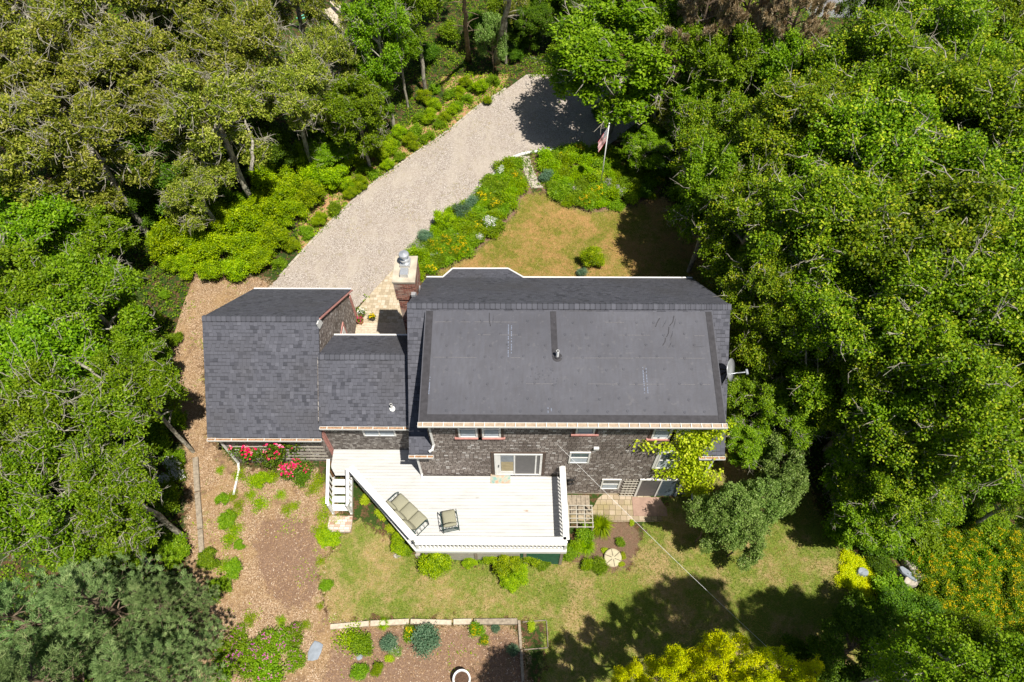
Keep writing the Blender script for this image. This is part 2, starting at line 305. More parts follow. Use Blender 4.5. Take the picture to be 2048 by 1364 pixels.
def gridmesh():
    # fine grid where the photo sees open ground, one sheet; faces are shared out by kind of ground
    xs = np.arange(-17, 19.01, .1); ys = np.arange(1.5, 39.01, .1); X,Y = np.meshgrid(xs, ys); nx, ny = len(xs), len(ys)
    Z = G(X,Y)
    def blur(a, k):
        for _ in range(2):
            for ax in (0,1):
                c = np.cumsum(np.pad(a, [(k+1,k) if i==ax else (0,0) for i in (0,1)], mode='edge'), axis=ax)
                a = (np.take(c, range(2*k+1, c.shape[ax]), ax)-np.take(c, range(0, c.shape[ax]-2*k-1), ax))/(2*k+1)
        return a
    rng_ = np.random.default_rng(4); wob = blur(rng_.normal(size=X.shape), 2); wob = wob/wob.std()*.07; wob2 = blur(rng_.normal(size=X.shape), 2); wob2 = wob2/wob2.std()*.07
    mk = lambda *ps: np.clip(sum(inside(X+wob, Y+wob2, p) for p in ps), 0, 1).astype(float)
    drive = inside(X, Y, DRIVE).astype(float); lawn = mk(FLAWN, BLAWN); soil = mk(SOIL, SOIL2, SOIL3)*1.; soil_b = mk(BEDA, BEDB); mul = mk(MULCH); slope = mk(SLOPE)
    fl = mk(FLAWN)
    att = {'lawn':blur(lawn,4), 'drive':blur(drive,0), 'soil':blur(soil,5), 'bed':blur(soil_b,2), 'mulch':blur(mul,6), 'slope':blur(slope,3), 'front':blur(fl,2)}
    rg = np.random.default_rng(3); Z = Z+blur(rg.normal(size=Z.shape),2)*.02*(1-drive)
    V = np.stack([X.ravel(),Y.ravel(),Z.ravel()],1)
    i = (np.arange(ny-1)[:,None]*nx+np.arange(nx-1)[None]).ravel(); Q = np.stack([i,i+1,i+nx+1,i+nx],1)
    fc = lambda a: (a[:-1,:-1]+a[1:,:-1]+a[:-1,1:]+a[1:,1:]).ravel()/4
    fd = fc(drive) > .5; fla = (fc(att['lawn']) > .5)&~fd; fron = fla&(fc(att['front']) > .3); fback = fla&~fron; rest = ~(fd|fla)
    return V,Q,att,dict(gravel_driveway=fd, front_lawn=fron, back_lawn=fback, ground=rest)
def groundmat():
    t = NT('ground_cover'); p = t.pos(); A = {k:t.attr(k) for k in ('lawn','drive','soil','bed','mulch','slope','front')}
    nb = t.noise(p, .7, 4); nm = t.noise(p, 4, 4, .65); nf = t.noise(p, 26, 4, .7); vf = t.vor(p, 38); vfx = t.xyz(vf)[0]
    litter = t.ramp(nf, [(.3,(.035,.022,.012)),(.5,(.10,.06,.03)),(.7,(.24,.13,.07))])
    litter = t.mix(t.rng(nm,.42,.52), litter, (.035,.065,.012))
    mul = t.ramp(t.ma('ADD', t.ma('MULTIPLY', vfx, .5), t.ma('MULTIPLY', nf, .5)), [(.25,(.13,.08,.045)),(.45,(.29,.185,.105)),(.62,(.42,.29,.18)),(.8,(.60,.47,.34))])
    mul = t.mix(t.rng(nb,.45,.65,0,.6), mul, (.34,.22,.10)); mul = t.mix(t.rng(t.noise(p,1.4,4,.65),.56,.68,0,.8), mul, (.17,.105,.07)); mul = t.mix(t.rng(t.noise(p,2.3,5,.7,.3),.60,.70,0,.7), mul, (.20,.22,.05))
    soil = t.ramp(nf, [(.3,(.13,.075,.05)),(.6,(.24,.15,.105)),(.8,(.38,.26,.2))])
    st = t.noise(t.scale(p,1,1,1), 14, 3, .8)
    blade = t.n('TexNoise'); t.put(blade.inputs['Vector'], t.scale(p,1.,2.3,1)); t.put(blade.inputs['Scale'], 16.); t.put(blade.inputs['Detail'], 5.); t.put(blade.inputs['Roughness'], .75)
    g1 = t.ramp(blade.outputs[0], [(.3,(.06,.10,.012)),(.5,(.15,.19,.030)),(.68,(.28,.30,.06))])
    dry = t.ramp(blade.outputs[0], [(.3,(.20,.135,.05)),(.5,(.34,.245,.11)),(.7,(.50,.39,.21))])
    k = t.ma('ADD', t.ma('MULTIPLY', t.noise(p, .55, 3, .5), .65), t.ma('MULTIPLY', t.noise(p, 3.2, 4, .6), .45))
    kf = t.ma('ADD', k, t.ma('MULTIPLY', A['front'], .03))
    lawn = t.mix(t.rng(kf,.50,.66), g1, dry); lawn = t.mix(t.ma('MULTIPLY', A['front'], .8), lawn, t.mix(1.,lawn,(1.05,.82,.62),'MULTIPLY'))
    gr = t.ramp(vfx, [(.1,(.20,.165,.14)),(.45,(.37,.315,.272)),(.85,(.51,.45,.40)),(1,(.70,.65,.59))])
    gr = t.mix(t.rng(nb,.4,.7,0,.45), gr, (.40,.335,.28)); gr = t.mix(t.rng(nm,.56,.70,0,.5), gr, (.27,.23,.12)); gr = t.mix(t.rng(t.noise(t.scale(p,.9,.35,1),1.1,3,.6),.5,.64,0,.55), gr, (.47,.41,.345)); gr = t.mix(t.rng(nf,.62,.75,0,.5), gr, (.22,.17,.1))
    slope = t.ramp(t.noise(p,5,4,.6), [(.35,(.40,.21,.10)),(.48,(.48,.28,.15)),(.6,(.16,.24,.03))])
    def th(a, s=.5): return t.rng(t.ma('ADD', a, t.ma('MULTIPLY', t.ma('SUBTRACT', nm, .5), s)), .42, .58)
    c = t.mix(th(A['slope'],.8), litter, slope); c = t.mix(th(A['mulch'],1.3), c, mul); c = t.mix(t.ma('MULTIPLY', th(A['soil'],.9), .8), c, soil); c = t.mix(th(A['bed']), c, soil)
    c = t.mix(th(A['lawn'],1.5), c, lawn); c = t.mix(t.rng(A['drive'],.4,.6), c, gr)
    h = t.ma('ADD', t.ma('MULTIPLY', vfx, .5), nf); t.bump(h, .7, .03); return t.end(c, .95, .1)
M['ground'] = groundmat()
GV, GQ, GA, GF = gridmesh()
for nm_, msk in GF.items():
    q = GQ[msk]; used, inv = np.unique(q, return_inverse=True); me = np_mesh(nm_, GV[used], inv.reshape(-1,4))
    for k,a in GA.items():
        at_ = me.attributes.new(k,'FLOAT','POINT'); at_.data.foreach_set('value', a.ravel()[used].astype(np.float32))
    me.polygons.foreach_set('use_smooth', [True]*len(q)); tag(link(nm_, me, M['ground']), kind='structure')
def farground():
    xs = np.unique(np.concatenate([np.linspace(-300,-17,30), np.linspace(19,300,30), np.arange(-17,19.01,2)])); ys = np.unique(np.concatenate([np.linspace(-300,1.5,30), np.arange(1.5,39,2.5), np.linspace(39,400,30)]))
    X,Y = np.meshgrid(xs,ys); Z = G(X,Y); V = np.stack([X.ravel(),Y.ravel(),Z.ravel()],1); nx = len(xs); i = (np.arange(len(ys)-1)[:,None]*nx+np.arange(nx-1)[None]).ravel(); Q = np.stack([i,i+1,i+nx+1,i+nx],1)
    c = V[Q].mean(1); Q = Q[~((c[:,0]>-17)&(c[:,0]<19)&(c[:,1]>1.5)&(c[:,1]<39))]
    tag(link('woodland_ground', np_mesh('woodland_ground', V, Q), M['ground']), kind='structure')
farground()
def sheet(name, poly, dz, mat, step=.5, thick=None):   # a paved sheet that follows the ground
    m = MB(); c = (sum(p[0] for p in poly)/len(poly), sum(p[1] for p in poly)/len(poly)); z = float(np.max(G([p[0] for p in poly],[p[1] for p in poly])))+dz
    m.prism(poly, z-.3, z); return tag(m.build(name, mat), kind='structure')
# ------------------------------------------------------------------ the house
X0,X1,YS,YR,YN,ZE,ZR = -4.14,8.13,10.98,15.46,19.85,5.0,8.77
HW0,HW1,HY0,HY1 = X0+.15, X1-.15, YS+.28, YN-.28        # wall planes
DX0,DX1,DYS,DYT,DZS,DZT = -3.43,7.40,10.90,15.17,7.97,8.72
GX0,GX1,GYS,GYR,GYN,GZS,GZR,GZN = -12.56,-7.90,12.01,15.80,20.02,4.28,7.42,3.88
BX0,BX1,BYS,BYR,BYN,BZS,BZR,BZN = -7.86,-4.0,12.20,14.45,16.42,5.0,6.72,5.25
DZ = 2.42
house = tag(empty('house', (2,15,0)), 'weathered cedar shingled house with a dark grey roof, rear dormer, breezeway and attached garage wing', 'house')
# walls: main block
def wall_mb():
    m = MB(); s = (ZR-ZE)/(YR-YS)
    zw = lambda y: ZE+(y-YS)*s-.12 if y < YR else ZR-(y-YR)*(ZR-ZE)/(YN-YR)-.12
    x0,x1,y0,y1 = HW0,HW1,HY0,HY1
    pr = [(y0,0.35),(y1,1.2),(y1,zw(y1)),(YR,ZR-.15),(y0,zw(y0))]
    n = 5; vs = [(x0,y,z) for y,z in pr]+[(x1,y,z) for y,z in pr]
    m.add(vs, [(0,1,2,3,4),(9,8,7,6,5)]+[(i,5+i,5+(i+1)%5,(i+1)%5) for i in range(5)])
    return m
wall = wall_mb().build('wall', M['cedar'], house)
m = MB(); sl_ = (DZT-DZS)/(DYT-DYS)          # dormer walls
a,b = DX0+.14, DX1-.1
yt = DYT-.05; y0 = HY0-.004
vs = [(a,y0,4.9),(b,y0,4.9),(b,yt,4.9),(a,yt,4.9),(a,y0,DZS+.02+(y0-DYS)*sl_-.1),(b,y0,DZS+.02+(y0-DYS)*sl_-.1),(b,yt,DZT-.14),(a,yt,DZT-.14)]
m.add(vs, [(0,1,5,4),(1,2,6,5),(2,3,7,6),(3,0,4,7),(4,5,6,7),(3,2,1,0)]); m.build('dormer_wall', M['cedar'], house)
m = MB(); m.box(HW0+.05,HW1-.05,HY0+.05,HY1-.05,-.6,.5); m.box(HW0+.05,HW1-.05,HY0+.2,HY1-.05,.4,1.3); m.build('foundation', M['concrete'], house)
def gable(x0,x1,yS,yR,yN,zS,zR,zN,th=.09,cap=True,bay=None):
    m = MB()
    
    if bay:
        for xa,xb in bay: m.slab([(xa,yS,zS),(xb,yS,zS),(xb,yR,zR),(xa,yR,zR)], th)
        zc_ = zR-.45*(zR-zS)/(yR-yS); m.slab([(bay[0][1],yR-.45,zc_),(bay[1][0],yR-.45,zc_),(bay[1][0],yR,zR),(bay[0][1],yR,zR)], th)
    else: m.slab([(x0,yS,zS),(x1,yS,zS),(x1,yR,zR),(x0,yR,zR)], th)
    m.slab([(x0,yR,zR-.003),(x1,yR,zR-.003),(x1,yN,zN),(x0,yN,zN)], th)
    roof = m.build('roof', M['roof'], house)
    if cap:
        m = MB(); dS = Vector((0,yS-yR,zS-zR)).normalized(); dN = Vector((0,yN-yR,zN-zR)).normalized(); top = Vector((0,yR,zR+.035)); n = int((x1-x0)/.2); wd = .17
        for i in range(n+1):                          # overlapping ridge caps
            xa = x0+i*(x1-x0)/(n+1); xb = xa+(x1-x0)/(n+1)+.03; t_ = .012
            for d in (dS,dN):
                A = top+d*wd*1.15; 
                m.add([(xa,top.y,top.z+t_),(xb,top.y,top.z-.002),(xb,A.y,A.z-.002),(xa,A.y,A.z+t_),(xa,top.y,top.z-.03),(xb,top.y,top.z-.03),(xb,A.y,A.z-.03),(xa,A.y,A.z-.03)], [(0,3,2,1) if d is dN else (0,1,2,3),(3,7,6,2),(0,4,7,3),(1,2,6,5)])
        r = m.build('ridge_cap', M['ridge'], roof)
        r.matrix_parent_inverse = roof.matrix_world.inverted() if False else Matrix.Identity(4)
        # child of a child: roof already sits in world space through its own inverse
    return roof
bpy.context.view_layer.update()
rf = gable(X0,X1,YS,YR,YN,ZE,ZR,ZE,bay=[(X0,DX0+.16),(DX1-.12,X1)])
# bay extension of the north slope: px (905,538)-(1015,538)
z2 = ZE-.32; bl = at(905,538,z2); br = at(1016,538,z2)
m = MB(); m.slab([(-3.35,YN-.004,ZE+.004),(.30,YN-.004,ZE+.004),(br.x,br.y,z2),(bl.x,bl.y,z2)], .08) if False else m.slab([(bl.x,bl.y,z2),(br.x,br.y,z2),(.32,YN-.004,ZE+.004),(-3.38,YN-.004,ZE+.004)][::-1], .08)
m.build('bay_roof', M['roof'], house)
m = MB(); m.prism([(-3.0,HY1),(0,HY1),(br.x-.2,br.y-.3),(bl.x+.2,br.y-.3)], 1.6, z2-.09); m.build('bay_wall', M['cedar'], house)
# dormer membrane roof
def dz_(y): return DZS+(y-DYS)*sl_
mm = MB(); mm.slab([(DX0,DYS,dz_(DYS)),(DX1,DYS,dz_(DYS)),(DX1,DYT,DZT),(DX0,DYT,DZT)], .1)
def on(x, y, h=.005): return Vector((x,y,dz_(y)+h))
def strip(x0,y0,x1,y1,w_,name,mat,h=.006):
    m = MB(); d = Vector((x1-x0,y1-y0,0)).normalized(); n = Vector((-d.y,d.x,0))*w_/2
    q = [(x0-n.x,y0-n.y),(x1-n.x,y1-n.y),(x1+n.x,y1+n.y),(x0+n.x,y0+n.y)]; m.slab([on(a,b,h) for a,b in q], h-.001)
    return m
sm = MB()
for i in range(1,7):
    x = DX0+i*(DX1-DX0)/7+.03; s_ = strip(x, DYS+.3, x, DYT-.02, .022, '', None, .008); sm.add(s_.v, s_.f)
hl_ = MB(); rr_ = random.Random(3)
for y in (14.72,14.2,13.3,12.3):
    x = DX0+.4
    while x < DX1-.5:
        L = rr_.uniform(.3,1.6)
        if rr_.random() < .62: s_ = strip(x,y+rr_.uniform(-.01,.01),min(x+L,DX1-.4),y+rr_.uniform(-.01,.01),.012,'',None,.010); hl_.add(s_.v, s_.f)
        x += L+rr_.uniform(.05,.5)
cr = MB()
for pts_ in (((5.95,15.0),(5.88,14.75),(5.75,14.6)),((5.72,14.55),(5.68,14.3),(5.6,14.15)),((5.55,14.1),(5.52,13.95),(5.42,13.8)),((5.4,14.9),(5.28,14.7),(5.22,14.55)),((-1.0,15.1),(-1.0,14.8),(-.95,14.55))):
    for (a_,b_),(c_,d_) in zip(pts_,pts_[1:]): s_ = strip(a_,b_,c_,d_,.028,'',None,.011); cr.add(s_.v, s_.f)
rnd = random.Random(5); fm = MB()
for y in (14.75,14.25,13.8,13.35,12.85,12.3,11.75,11.3):
    x = DX0+.6+rnd.random()*.4
    while x < DX1-.5:
        fm.lathe(on(x,y+rnd.uniform(-.04,.04),0), [(.055,-.01),(.05,.007),(.032,.012),(.012,.007)], 10); x += rnd.choice((.62,.7,.78,1.0))
for k in range(26): fm.lathe(on(1.1+rnd.gauss(0,.35),12.55+rnd.gauss(0,.22),0), [(.03,-.01),(.025,.007),(.01,.010)], 8)
mm.add(fm.v, fm.f, 0)
wr = MB()
for (xa,ya,xb,yb) in ((6.0,14.9,5.85,14.45),(5.85,14.4,5.7,14.0),(5.75,13.95,5.62,13.7),(5.65,14.85,5.45,14.5),(-.85,15.0,-.9,14.6),(-1.35,14.85,-1.3,14.6),(6.6,13.75,7.0,13.78)):
    wr.tube([on(xa,ya,0),on((xa+xb)/2+.03,(ya+yb)/2,.006),on(xb,yb,0)], [.006,.02,.006], 6)
mm.add(wr.v, wr.f, 0); mm.add(hl_.v, hl_.f, 2); mm.add(cr.v, cr.f, 3); mem = mm.build('membrane_roof', [M['membrane'],M['seam'],plain('dusty_lap_line',(.19,.18,.185),.8,.2,var=.3,sc=30),M['tape']], house)
for args in ((DX0+.17,DYS,DX0+.17,DYT,.26),(DX1-.14,DYS,DX1-.14,DYT,.22),(DX0+.31,DYS+.13,DX1-.26,DYS+.13,.24),(.42+1.02,13.35,.42+.98,DYT,.22)):
    s_ = strip(*args,'',None,.014+.003*(args[0]%1)); s_.build('edge_tape', M['tape'], mem, world=False)
# pale blue printing on the membrane: rows of tiny illegible marks
def printing(x, ya, yb, sk, rows=2):
    m = MB(); r = random.Random(int(x*10)); 
    for row in range(rows):
        y = ya-row*.03
        while y > yb+row*.1:
            L = r.choice((.03,.045,.06)); xx = x+sk*(ya-y)+row*.115
            q = [(xx-.016,y),(xx-.016,y-L),(xx+.016,y-L),(xx+.016,y)]
            m.slab([on(a,b,.0065) for a,b in q], .004); y -= L+r.choice((.014,.014,.02,.07))
    return m
for a in ((-.28,14.62,13.35,.0,2),(4.62,12.95,11.9,.0,2),(-3.1,12.55,11.85,-.02,1),(1.15,11.42,11.16,0,2)): printing(*a).build('printed_lettering', M['printed'], mem, world=False)
def ventpipe(x, y, z, h, fl_mat, tilt=0, q_=1.):
    o = empty('vent_pipe', (x,y,z)); o.parent = house; o.matrix_parent_inverse = Matrix.Translation(-Vector(house.location))
    m = MB(); m.tube([(0,0,-.1),(0,0,h)], .055, 14, cap=False); m.tube([(0,0,h),(0,0,-.1)], .045, 14, cap=False); m.lathe((0,0,h-.02),[(.055,0),(.055,.02),(.045,.02),(.045,0)],14); m.build('pipe', M['whitepvc'], o, True, world=False)
    m = MB(); m.lathe((0,0,-.01), [(.19*q_,-.03),(.185*q_,.012),(.15*q_,.02),(.10*q_,.03),(.085,.09),(.06,.10)], 24, axis=(0,-tilt,1)); m.build('pipe_flashing', fl_mat, o, world=False); return o
ventpipe(1.52, 13.33, dz_(13.33), .42, M['tape'], sl_)
sB = (BZR-BZS)/(BYR-BYS); ventpipe(-4.92, 12.75, BZS+(12.75-BYS)*sB+.02, .36, M['whitepvc'], sB, .62)
# garage wing and breezeway
def wing(x0,x1,yS,yR,yN,zS,zR,zN,w0,w1,zb,name,mat=None, ov=.28):
    zy = lambda y: (zS+(y-yS)*(zR-zS)/(yR-yS) if y<yR else zR-(y-yR)*(zR-zN)/(yN-yR))-.12
    a,b = yS+ov, yN-ov; pr = [(a,zb),(b,zb),(b,zy(b)),(yR,zR-.15),(a,zy(a))]
    m = MB(); m.add([(w0,y,z) for y,z in pr]+[(w1,y,z) for y,z in pr], [(0,1,2,3,4),(9,8,7,6,5)]+[(i,5+i,5+(i+1)%5,(i+1)%5) for i in range(5)])
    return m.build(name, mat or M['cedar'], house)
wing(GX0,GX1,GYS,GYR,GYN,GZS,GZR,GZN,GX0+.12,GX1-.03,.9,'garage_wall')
gable(GX0,GX1,GYS,GYR,GYN,GZS,GZR,GZN)
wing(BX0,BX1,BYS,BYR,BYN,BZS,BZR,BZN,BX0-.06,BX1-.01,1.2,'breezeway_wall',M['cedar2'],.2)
gable(BX0,BX1,BYS,BYR,BYN,BZS,BZR,BZN)
# garage east gable: white patch, red rake board, corner boards, white door with lights
m = MB(); m.bar((GX1+.005,GYR,GZR-.10),(GX1+.005,GYN+.02,GZN-.10),.03,.17,(1,0,0)); m.build('rake_board', M['pink'], house); m = MB()
m.box(GX1-.03,GX1+.012,GYS+.26,GYS+.44,1.0,GZS-.02); m.box(GX1-.12,GX1+.012,GYS+.262,GYS+.276,1.0,GZS-.02); m.build('corner_board', M['pink'], house); m = MB(); m.box(GX1-.03,GX1+.01,GYN-.46,GYN-.27,1.4,GZN-.1)
m.build('corner_board', M['pink'], house)
q4 = [atx(a,b,GX1+.03) for a,b in ((635,648),(640,658),(646,646),(640,636))]; m = MB(); m.slab(q4, .05); m.build('gable_vent', M['trim'], house)
dr = MB(); dr.box(GX1-.03,GX1+.02,16.75,17.75,1.95,4.0); door = dr.build('garage_side_door', M['trim'], house)
dr = MB()
for y in (16.95,17.3): 
    for z in (2.9,3.3,3.65): dr.box(GX1+.005,GX1+.026,y,y+.24,z,z+.25)
dr.build('door_pane', M['glass'], door, world=False)
dr = MB(); dr.bar((GX1-.01,16.66,1.9),(GX1-.01,16.66,4.1),.05,.12,(0,1,0)); dr.bar((GX1-.01,17.84,1.9),(GX1-.01,17.84,4.1),.05,.12,(0,1,0)); dr.bar((GX1-.012,16.6,4.1),(GX1-.012,17.9,4.1),.05,.14); dr.build('door_frame', M['pink'], door, world=False)
# gutters with dry leaves, downspouts
def gutter(x0,x1,y,z,name,inner,straps,parent=None,d=.11):
    m = MB(); m.box(x0,x1,y-d-.012,y-d,z-.1,z); m.box(x0,x1,y-.012,y,z-.1,z-.01); m.box(x0,x1,y-d,y-.012,z-.1,z-.09); m.box(x0,x0+.01,y-d,y-.012,z-.09,z-.005); m.box(x1-.01,x1,y-d,y-.012,z-.09,z-.005)
    g = m.build('gutter', M['trim'], house)
    m = MB(); m.box(x0+.012,x1-.012,y-d+.002,y-.014,z-.088,z-.04); m.build('gutter_debris', inner, g, world=False)
    m = MB(); n = max(2,int((x1-x0)/straps))
    for i in range(n): x = x0+(i+.5)*(x1-x0)/n; m.box(x-.012,x+.012,y-d-.002,y-.002,z-.008,z+.004)
    m.build('gutter_strap', M['trim'], g, world=False); return g
gutter(DX0-.02,DX1+.04,DYS-.012,DZS-.02,'',M['gutter_dry'],.36,d=.17)
gutter(X0-.02,X0+.95,YS-.012,ZE-.02,'',M['gutter_in'],.5); gutter(X1-1.0,X1+.02,YS-.012,ZE-.02,'',M['gutter_in'],.5)
gutter(GX0,GX1,GYS-.012,GZS-.02,'',M['gutter_in'],.6); gutter(BX0+.02,BX1-.16,BYS-.012,BZS-.02,'',M['gutter_in'],.6)
for a in ((X0-.01,-3.38,YN+.012,ZE-.02),(.32,X1+.01,YN+.012,ZE-.02),(GX0,GX1,GYN+.012,GZN-.02),(BX0,BX1,BYN+.012,BZN-.02)):
    m = MB(); m.box(a[0],a[1],a[2],a[2]+.075,a[3]-.1,a[3]); m.build('gutter', M['trim'], house)
B4 = [(-3.38,YN+.05,ZE-.04),(bl.x,bl.y+.05,z2-.04),(br.x,br.y+.05,z2-.04),(.32,YN+.05,ZE-.04)]; m = MB()
for p,q in zip(B4,B4[1:]): m.bar(p,q,.07,.08)
m.build('bay_gutter', M['trim'], house)
def spout(pts, name='downspout'):
    m = MB()
    for p,q in zip(pts,pts[1:]): m.bar(p,q,.075,.075,(1,0,0) if abs(Vector(q).x-Vector(p).x)<.01 else (0,0,1))
    for p in pts[1:-1]: m.lathe(Vector(p)-Vector((0,0,.04)),[(.05,0),(.055,.04),(.05,.08)],8)
    return m.build('downspout', M['trim'], house)
yw = HY0-.06
spout([(DX0+.15,DYS-.08,DZS-.14),(DX0+.25,yw-.02,DZS-.42),(DX0+.28,yw-.02,5.45),(DX0+.22,yw-.16,5.3),(DX0+.1,yw-.22,5.25)])
spout([(X0+.12,YS-.08,ZE-.14),(X0+.2,yw,ZE-.42),(X0+.2,yw,2.55),(X0+.2,yw-.15,2.47)])
spout([(X1-.12,YS-.08,ZE-.14),(X1-.2,yw,ZE-.42),(X1-.2,yw,.35),(X1-.2,yw-.15,.2)])
spout([(GX0+.35,GYS-.08,GZS-.14),(GX0+.2,GYS+.2,GZS-.45),(GX0+.2,GYS+.2,1.25),(GX0+.28,GYS-.1,1.2),(-12.25,10.75,1.2)])
# windows on the south wall:  x0,x1,z0,z1, sill?
WY = HY0-.004
def window(x0,x1,z0,z1,sill=False,trim=True,sash=True,y=WY,cur=True,casing=M['browntrim']):
    fr = MB(); t_ = .07; d = .045
    fr.box(x0,x1,y-d,y,z0,z0+t_); fr.box(x0,x1,y-d,y,z1-t_,z1); fr.box(x0,x0+t_,y-d,y,z0+t_,z1-t_); fr.box(x1-t_,x1,y-d,y,z0+t_,z1-t_)
    if sash: zm = (z0+z1)/2; fr.box(x0+t_,x1-t_,y-d+.008,y,zm-.03,zm+.03)
    f = fr.build('window', M['trim'], house)
    g = MB(); g.box(x0+t_,x1-t_,y-.018,y-.004,z0+t_,z1-t_); g.build('pane', M['glass'], f, world=False)
    if cur: g = MB(); g.box(x0+t_+.03,x1-t_-.03,y-.024,y-.0185,z0+t_+.03,z0+t_+(z1-z0)*.38); g.build('curtain', M['curtain'], f, world=False)
    if trim:
        g = MB(); g.box(x0-.11,x0-.002,y-.03,y,z0-.0,z1+.1); g.box(x1+.002,x1+.11,y-.03,y,z0-.0,z1+.1); g.box(x0-.002,x1+.002,y-.03,y,z1+.002,z1+.1); g.build('casing', casing, f, world=False)
    if sill: g = MB(); g.box(x0-.16,x1+.16,y-.09,y,z0-.08,z0-.003); g.build('sill', M['pink'], f, world=False)
    return f
for a in ((-2.14,-1.42,6.02,7.4),(-1.25,-.55,6.02,7.4),(2.24,2.95,6.36,7.4),(5.12,5.82,5.98,7.4),(5.98,6.62,5.98,7.4)): window(*a, sill=True)
window(2.15,2.98,3.68,4.72,trim=False); window(3.72,4.55,.90,1.98,trim=False); window(5.73,6.55,3.18,4.78,trim=True,casing=M['trim'])
window(-6.3,-4.95,3.75,4.62,trim=False,sash=False,y=BYS+.2-.004)
m = MB(); m.box(-5.66,-5.60,BYS+.15,BYS+.196,3.8,4.6); m.build('window_mullion', M['trim'], house)
def slider(x0,x1,z0,z1,side,dark):
    f = MB(); t_ = .09; y = WY; d = .06
    f.box(x0,x1,y-d,y,z1-t_,z1); f.box(x0,x1,y-d,y,z0,z0+t_); f.box(x0,x0+t_,y-d,y,z0+t_,z1-t_); f.box(x1-t_,x1,y-d,y,z0+t_,z1-t_)
    xm = x0+(x1-x0)*side; f.box(xm-.03,xm+.03,y-d,y,z0+t_,z1-t_); s = f.build('sliding_door', M['trim'], house)
    g = MB(); g.box(xm+.03,x1-t_,y-.03,y-.004,z0+t_,z1-t_); g.build('screen_panel', M['screen'] if dark else M['glass'], s, world=False)
    g = MB(); g.box(x0+t_,xm-.03,y-.03,y-.004,z0+t_,z1-t_); g.build('glass_panel', M['glass'] if dark else M['screen'], s, world=False)
    return s
s1 = slider(-.85,1.08,DZ+.04,4.56,.42,True)
g = MB(); g.box(-.76,-.60,WY-.045,WY-.031,DZ+.13,4.47); g.box(-.6,-.07,WY-.045,WY-.031,DZ+.13,DZ+.42); g.box(.80,.86,WY-.045,WY-.031,DZ+.13,4.47); g.build('door_stile', M['trim'], s1, world=False)
g = MB(); g.box(-.58,-.08,WY-.036,WY-.0305,DZ+.45,DZ+1.35); g.build('hanging_blind', plain('tan_blind',(.40,.33,.20),.9,.1), s1, world=False)
g = MB(); g.box(-.7,-.67,WY-.08,WY-.046,3.3,3.5); g.build('handle', M['blackmetal'], s1, world=False)
g = MB(); g.box(-.98,-.853,WY-.03,WY,DZ,4.62); g.box(1.083,1.2,WY-.03,WY,DZ,4.62); g.box(-.98,1.2,WY-.032,WY,4.565,4.66); g.build('casing', M['browntrim'], s1, world=False)
slider(5.34,7.23,-.02,2.02,.5,False)
# trellises fixed on the wall, light, hose
def trellis(x0,x1,z0,z1,nv,nh,y=WY,label=None,name='wall_trellis'):
    m = MB()
    for i in range(nh): z = z0+(i+.5)*(z1-z0)/nh; m.box(x0,x1,y-.055,y-.03,z-.02,z+.02)
    for i in range(nv): x = x0+(i+.5)*(x1-x0)/nv; m.box(x-.02,x+.02,y-.03,y-.002,z0,z1)
    return m.build(name, M['lattice'], house)
trellis(4.68,5.3,.0,1.95,4,7); trellis(7.28,7.95,.3,4.3,3,15)
trellis(GX0+.5,GX1-.3,1.5,4.0,3,8,y=GYS+.28-.004)
m = MB(); m.box(3.05,3.25,WY-.09,WY,5.05,5.18); m.build('meter_box', M['whitepvc'], house)
# chimney
CX0,CX1,CY0,CY1,CZ = -4.85,-4.05,16.75,18.0,8.55
m = MB(); m.box(CX0+.05,CX1,CY0,CY1-.06,1.4,7.4); m.box(CX0,CX1+.05,CY0-.05,CY1,7.4,CZ-.06); chim = m.build('chimney', M['brick'], house)
m = MB(); m.box(CX0-.03,CX1+.08,CY0-.08,CY1+.03,CZ-.055,CZ+.03); m.build('chimney_cap', M['concrete'], chim, world=False)
m = MB(); m.box(-4.62,-4.22,17.4,17.82,CZ+.03,CZ+.16); m.lathe((-4.42,17.61,CZ+.16),[(.15,0),(.15,.14),(.2,.16),(.2,.2),(.12,.21),(.12,.36)],20); m.lathe((-4.42,17.61,CZ+.58),[(.21,0),(.19,.06),(.02,.11)],24)
for a in range(4): m.bar((-4.42+.11*math.cos(a*1.57),17.61+.11*math.sin(a*1.57),CZ+.5),(-4.42+.16*math.cos(a*1.57),17.61+.16*math.sin(a*1.57),CZ+.6),.015,.015)
m.build('flue_cap', M['metal'], chim, world=False)
m = MB(); m.box(-4.57,-4.25,16.9,17.25,CZ+.03,CZ+.22); m.build('flue_cover', M['metal'], chim, world=False)
m = MB()
for i in range(6): y = 16.42-i*.01+i*.22; m.box(X0-.02,X0+.14,y,y+.16,ZR-(abs(y-YR))*.86+.02,ZR-(abs(y-YR))*.86+.14)
m.build('step_flashing', M['metal'], chim, world=False)
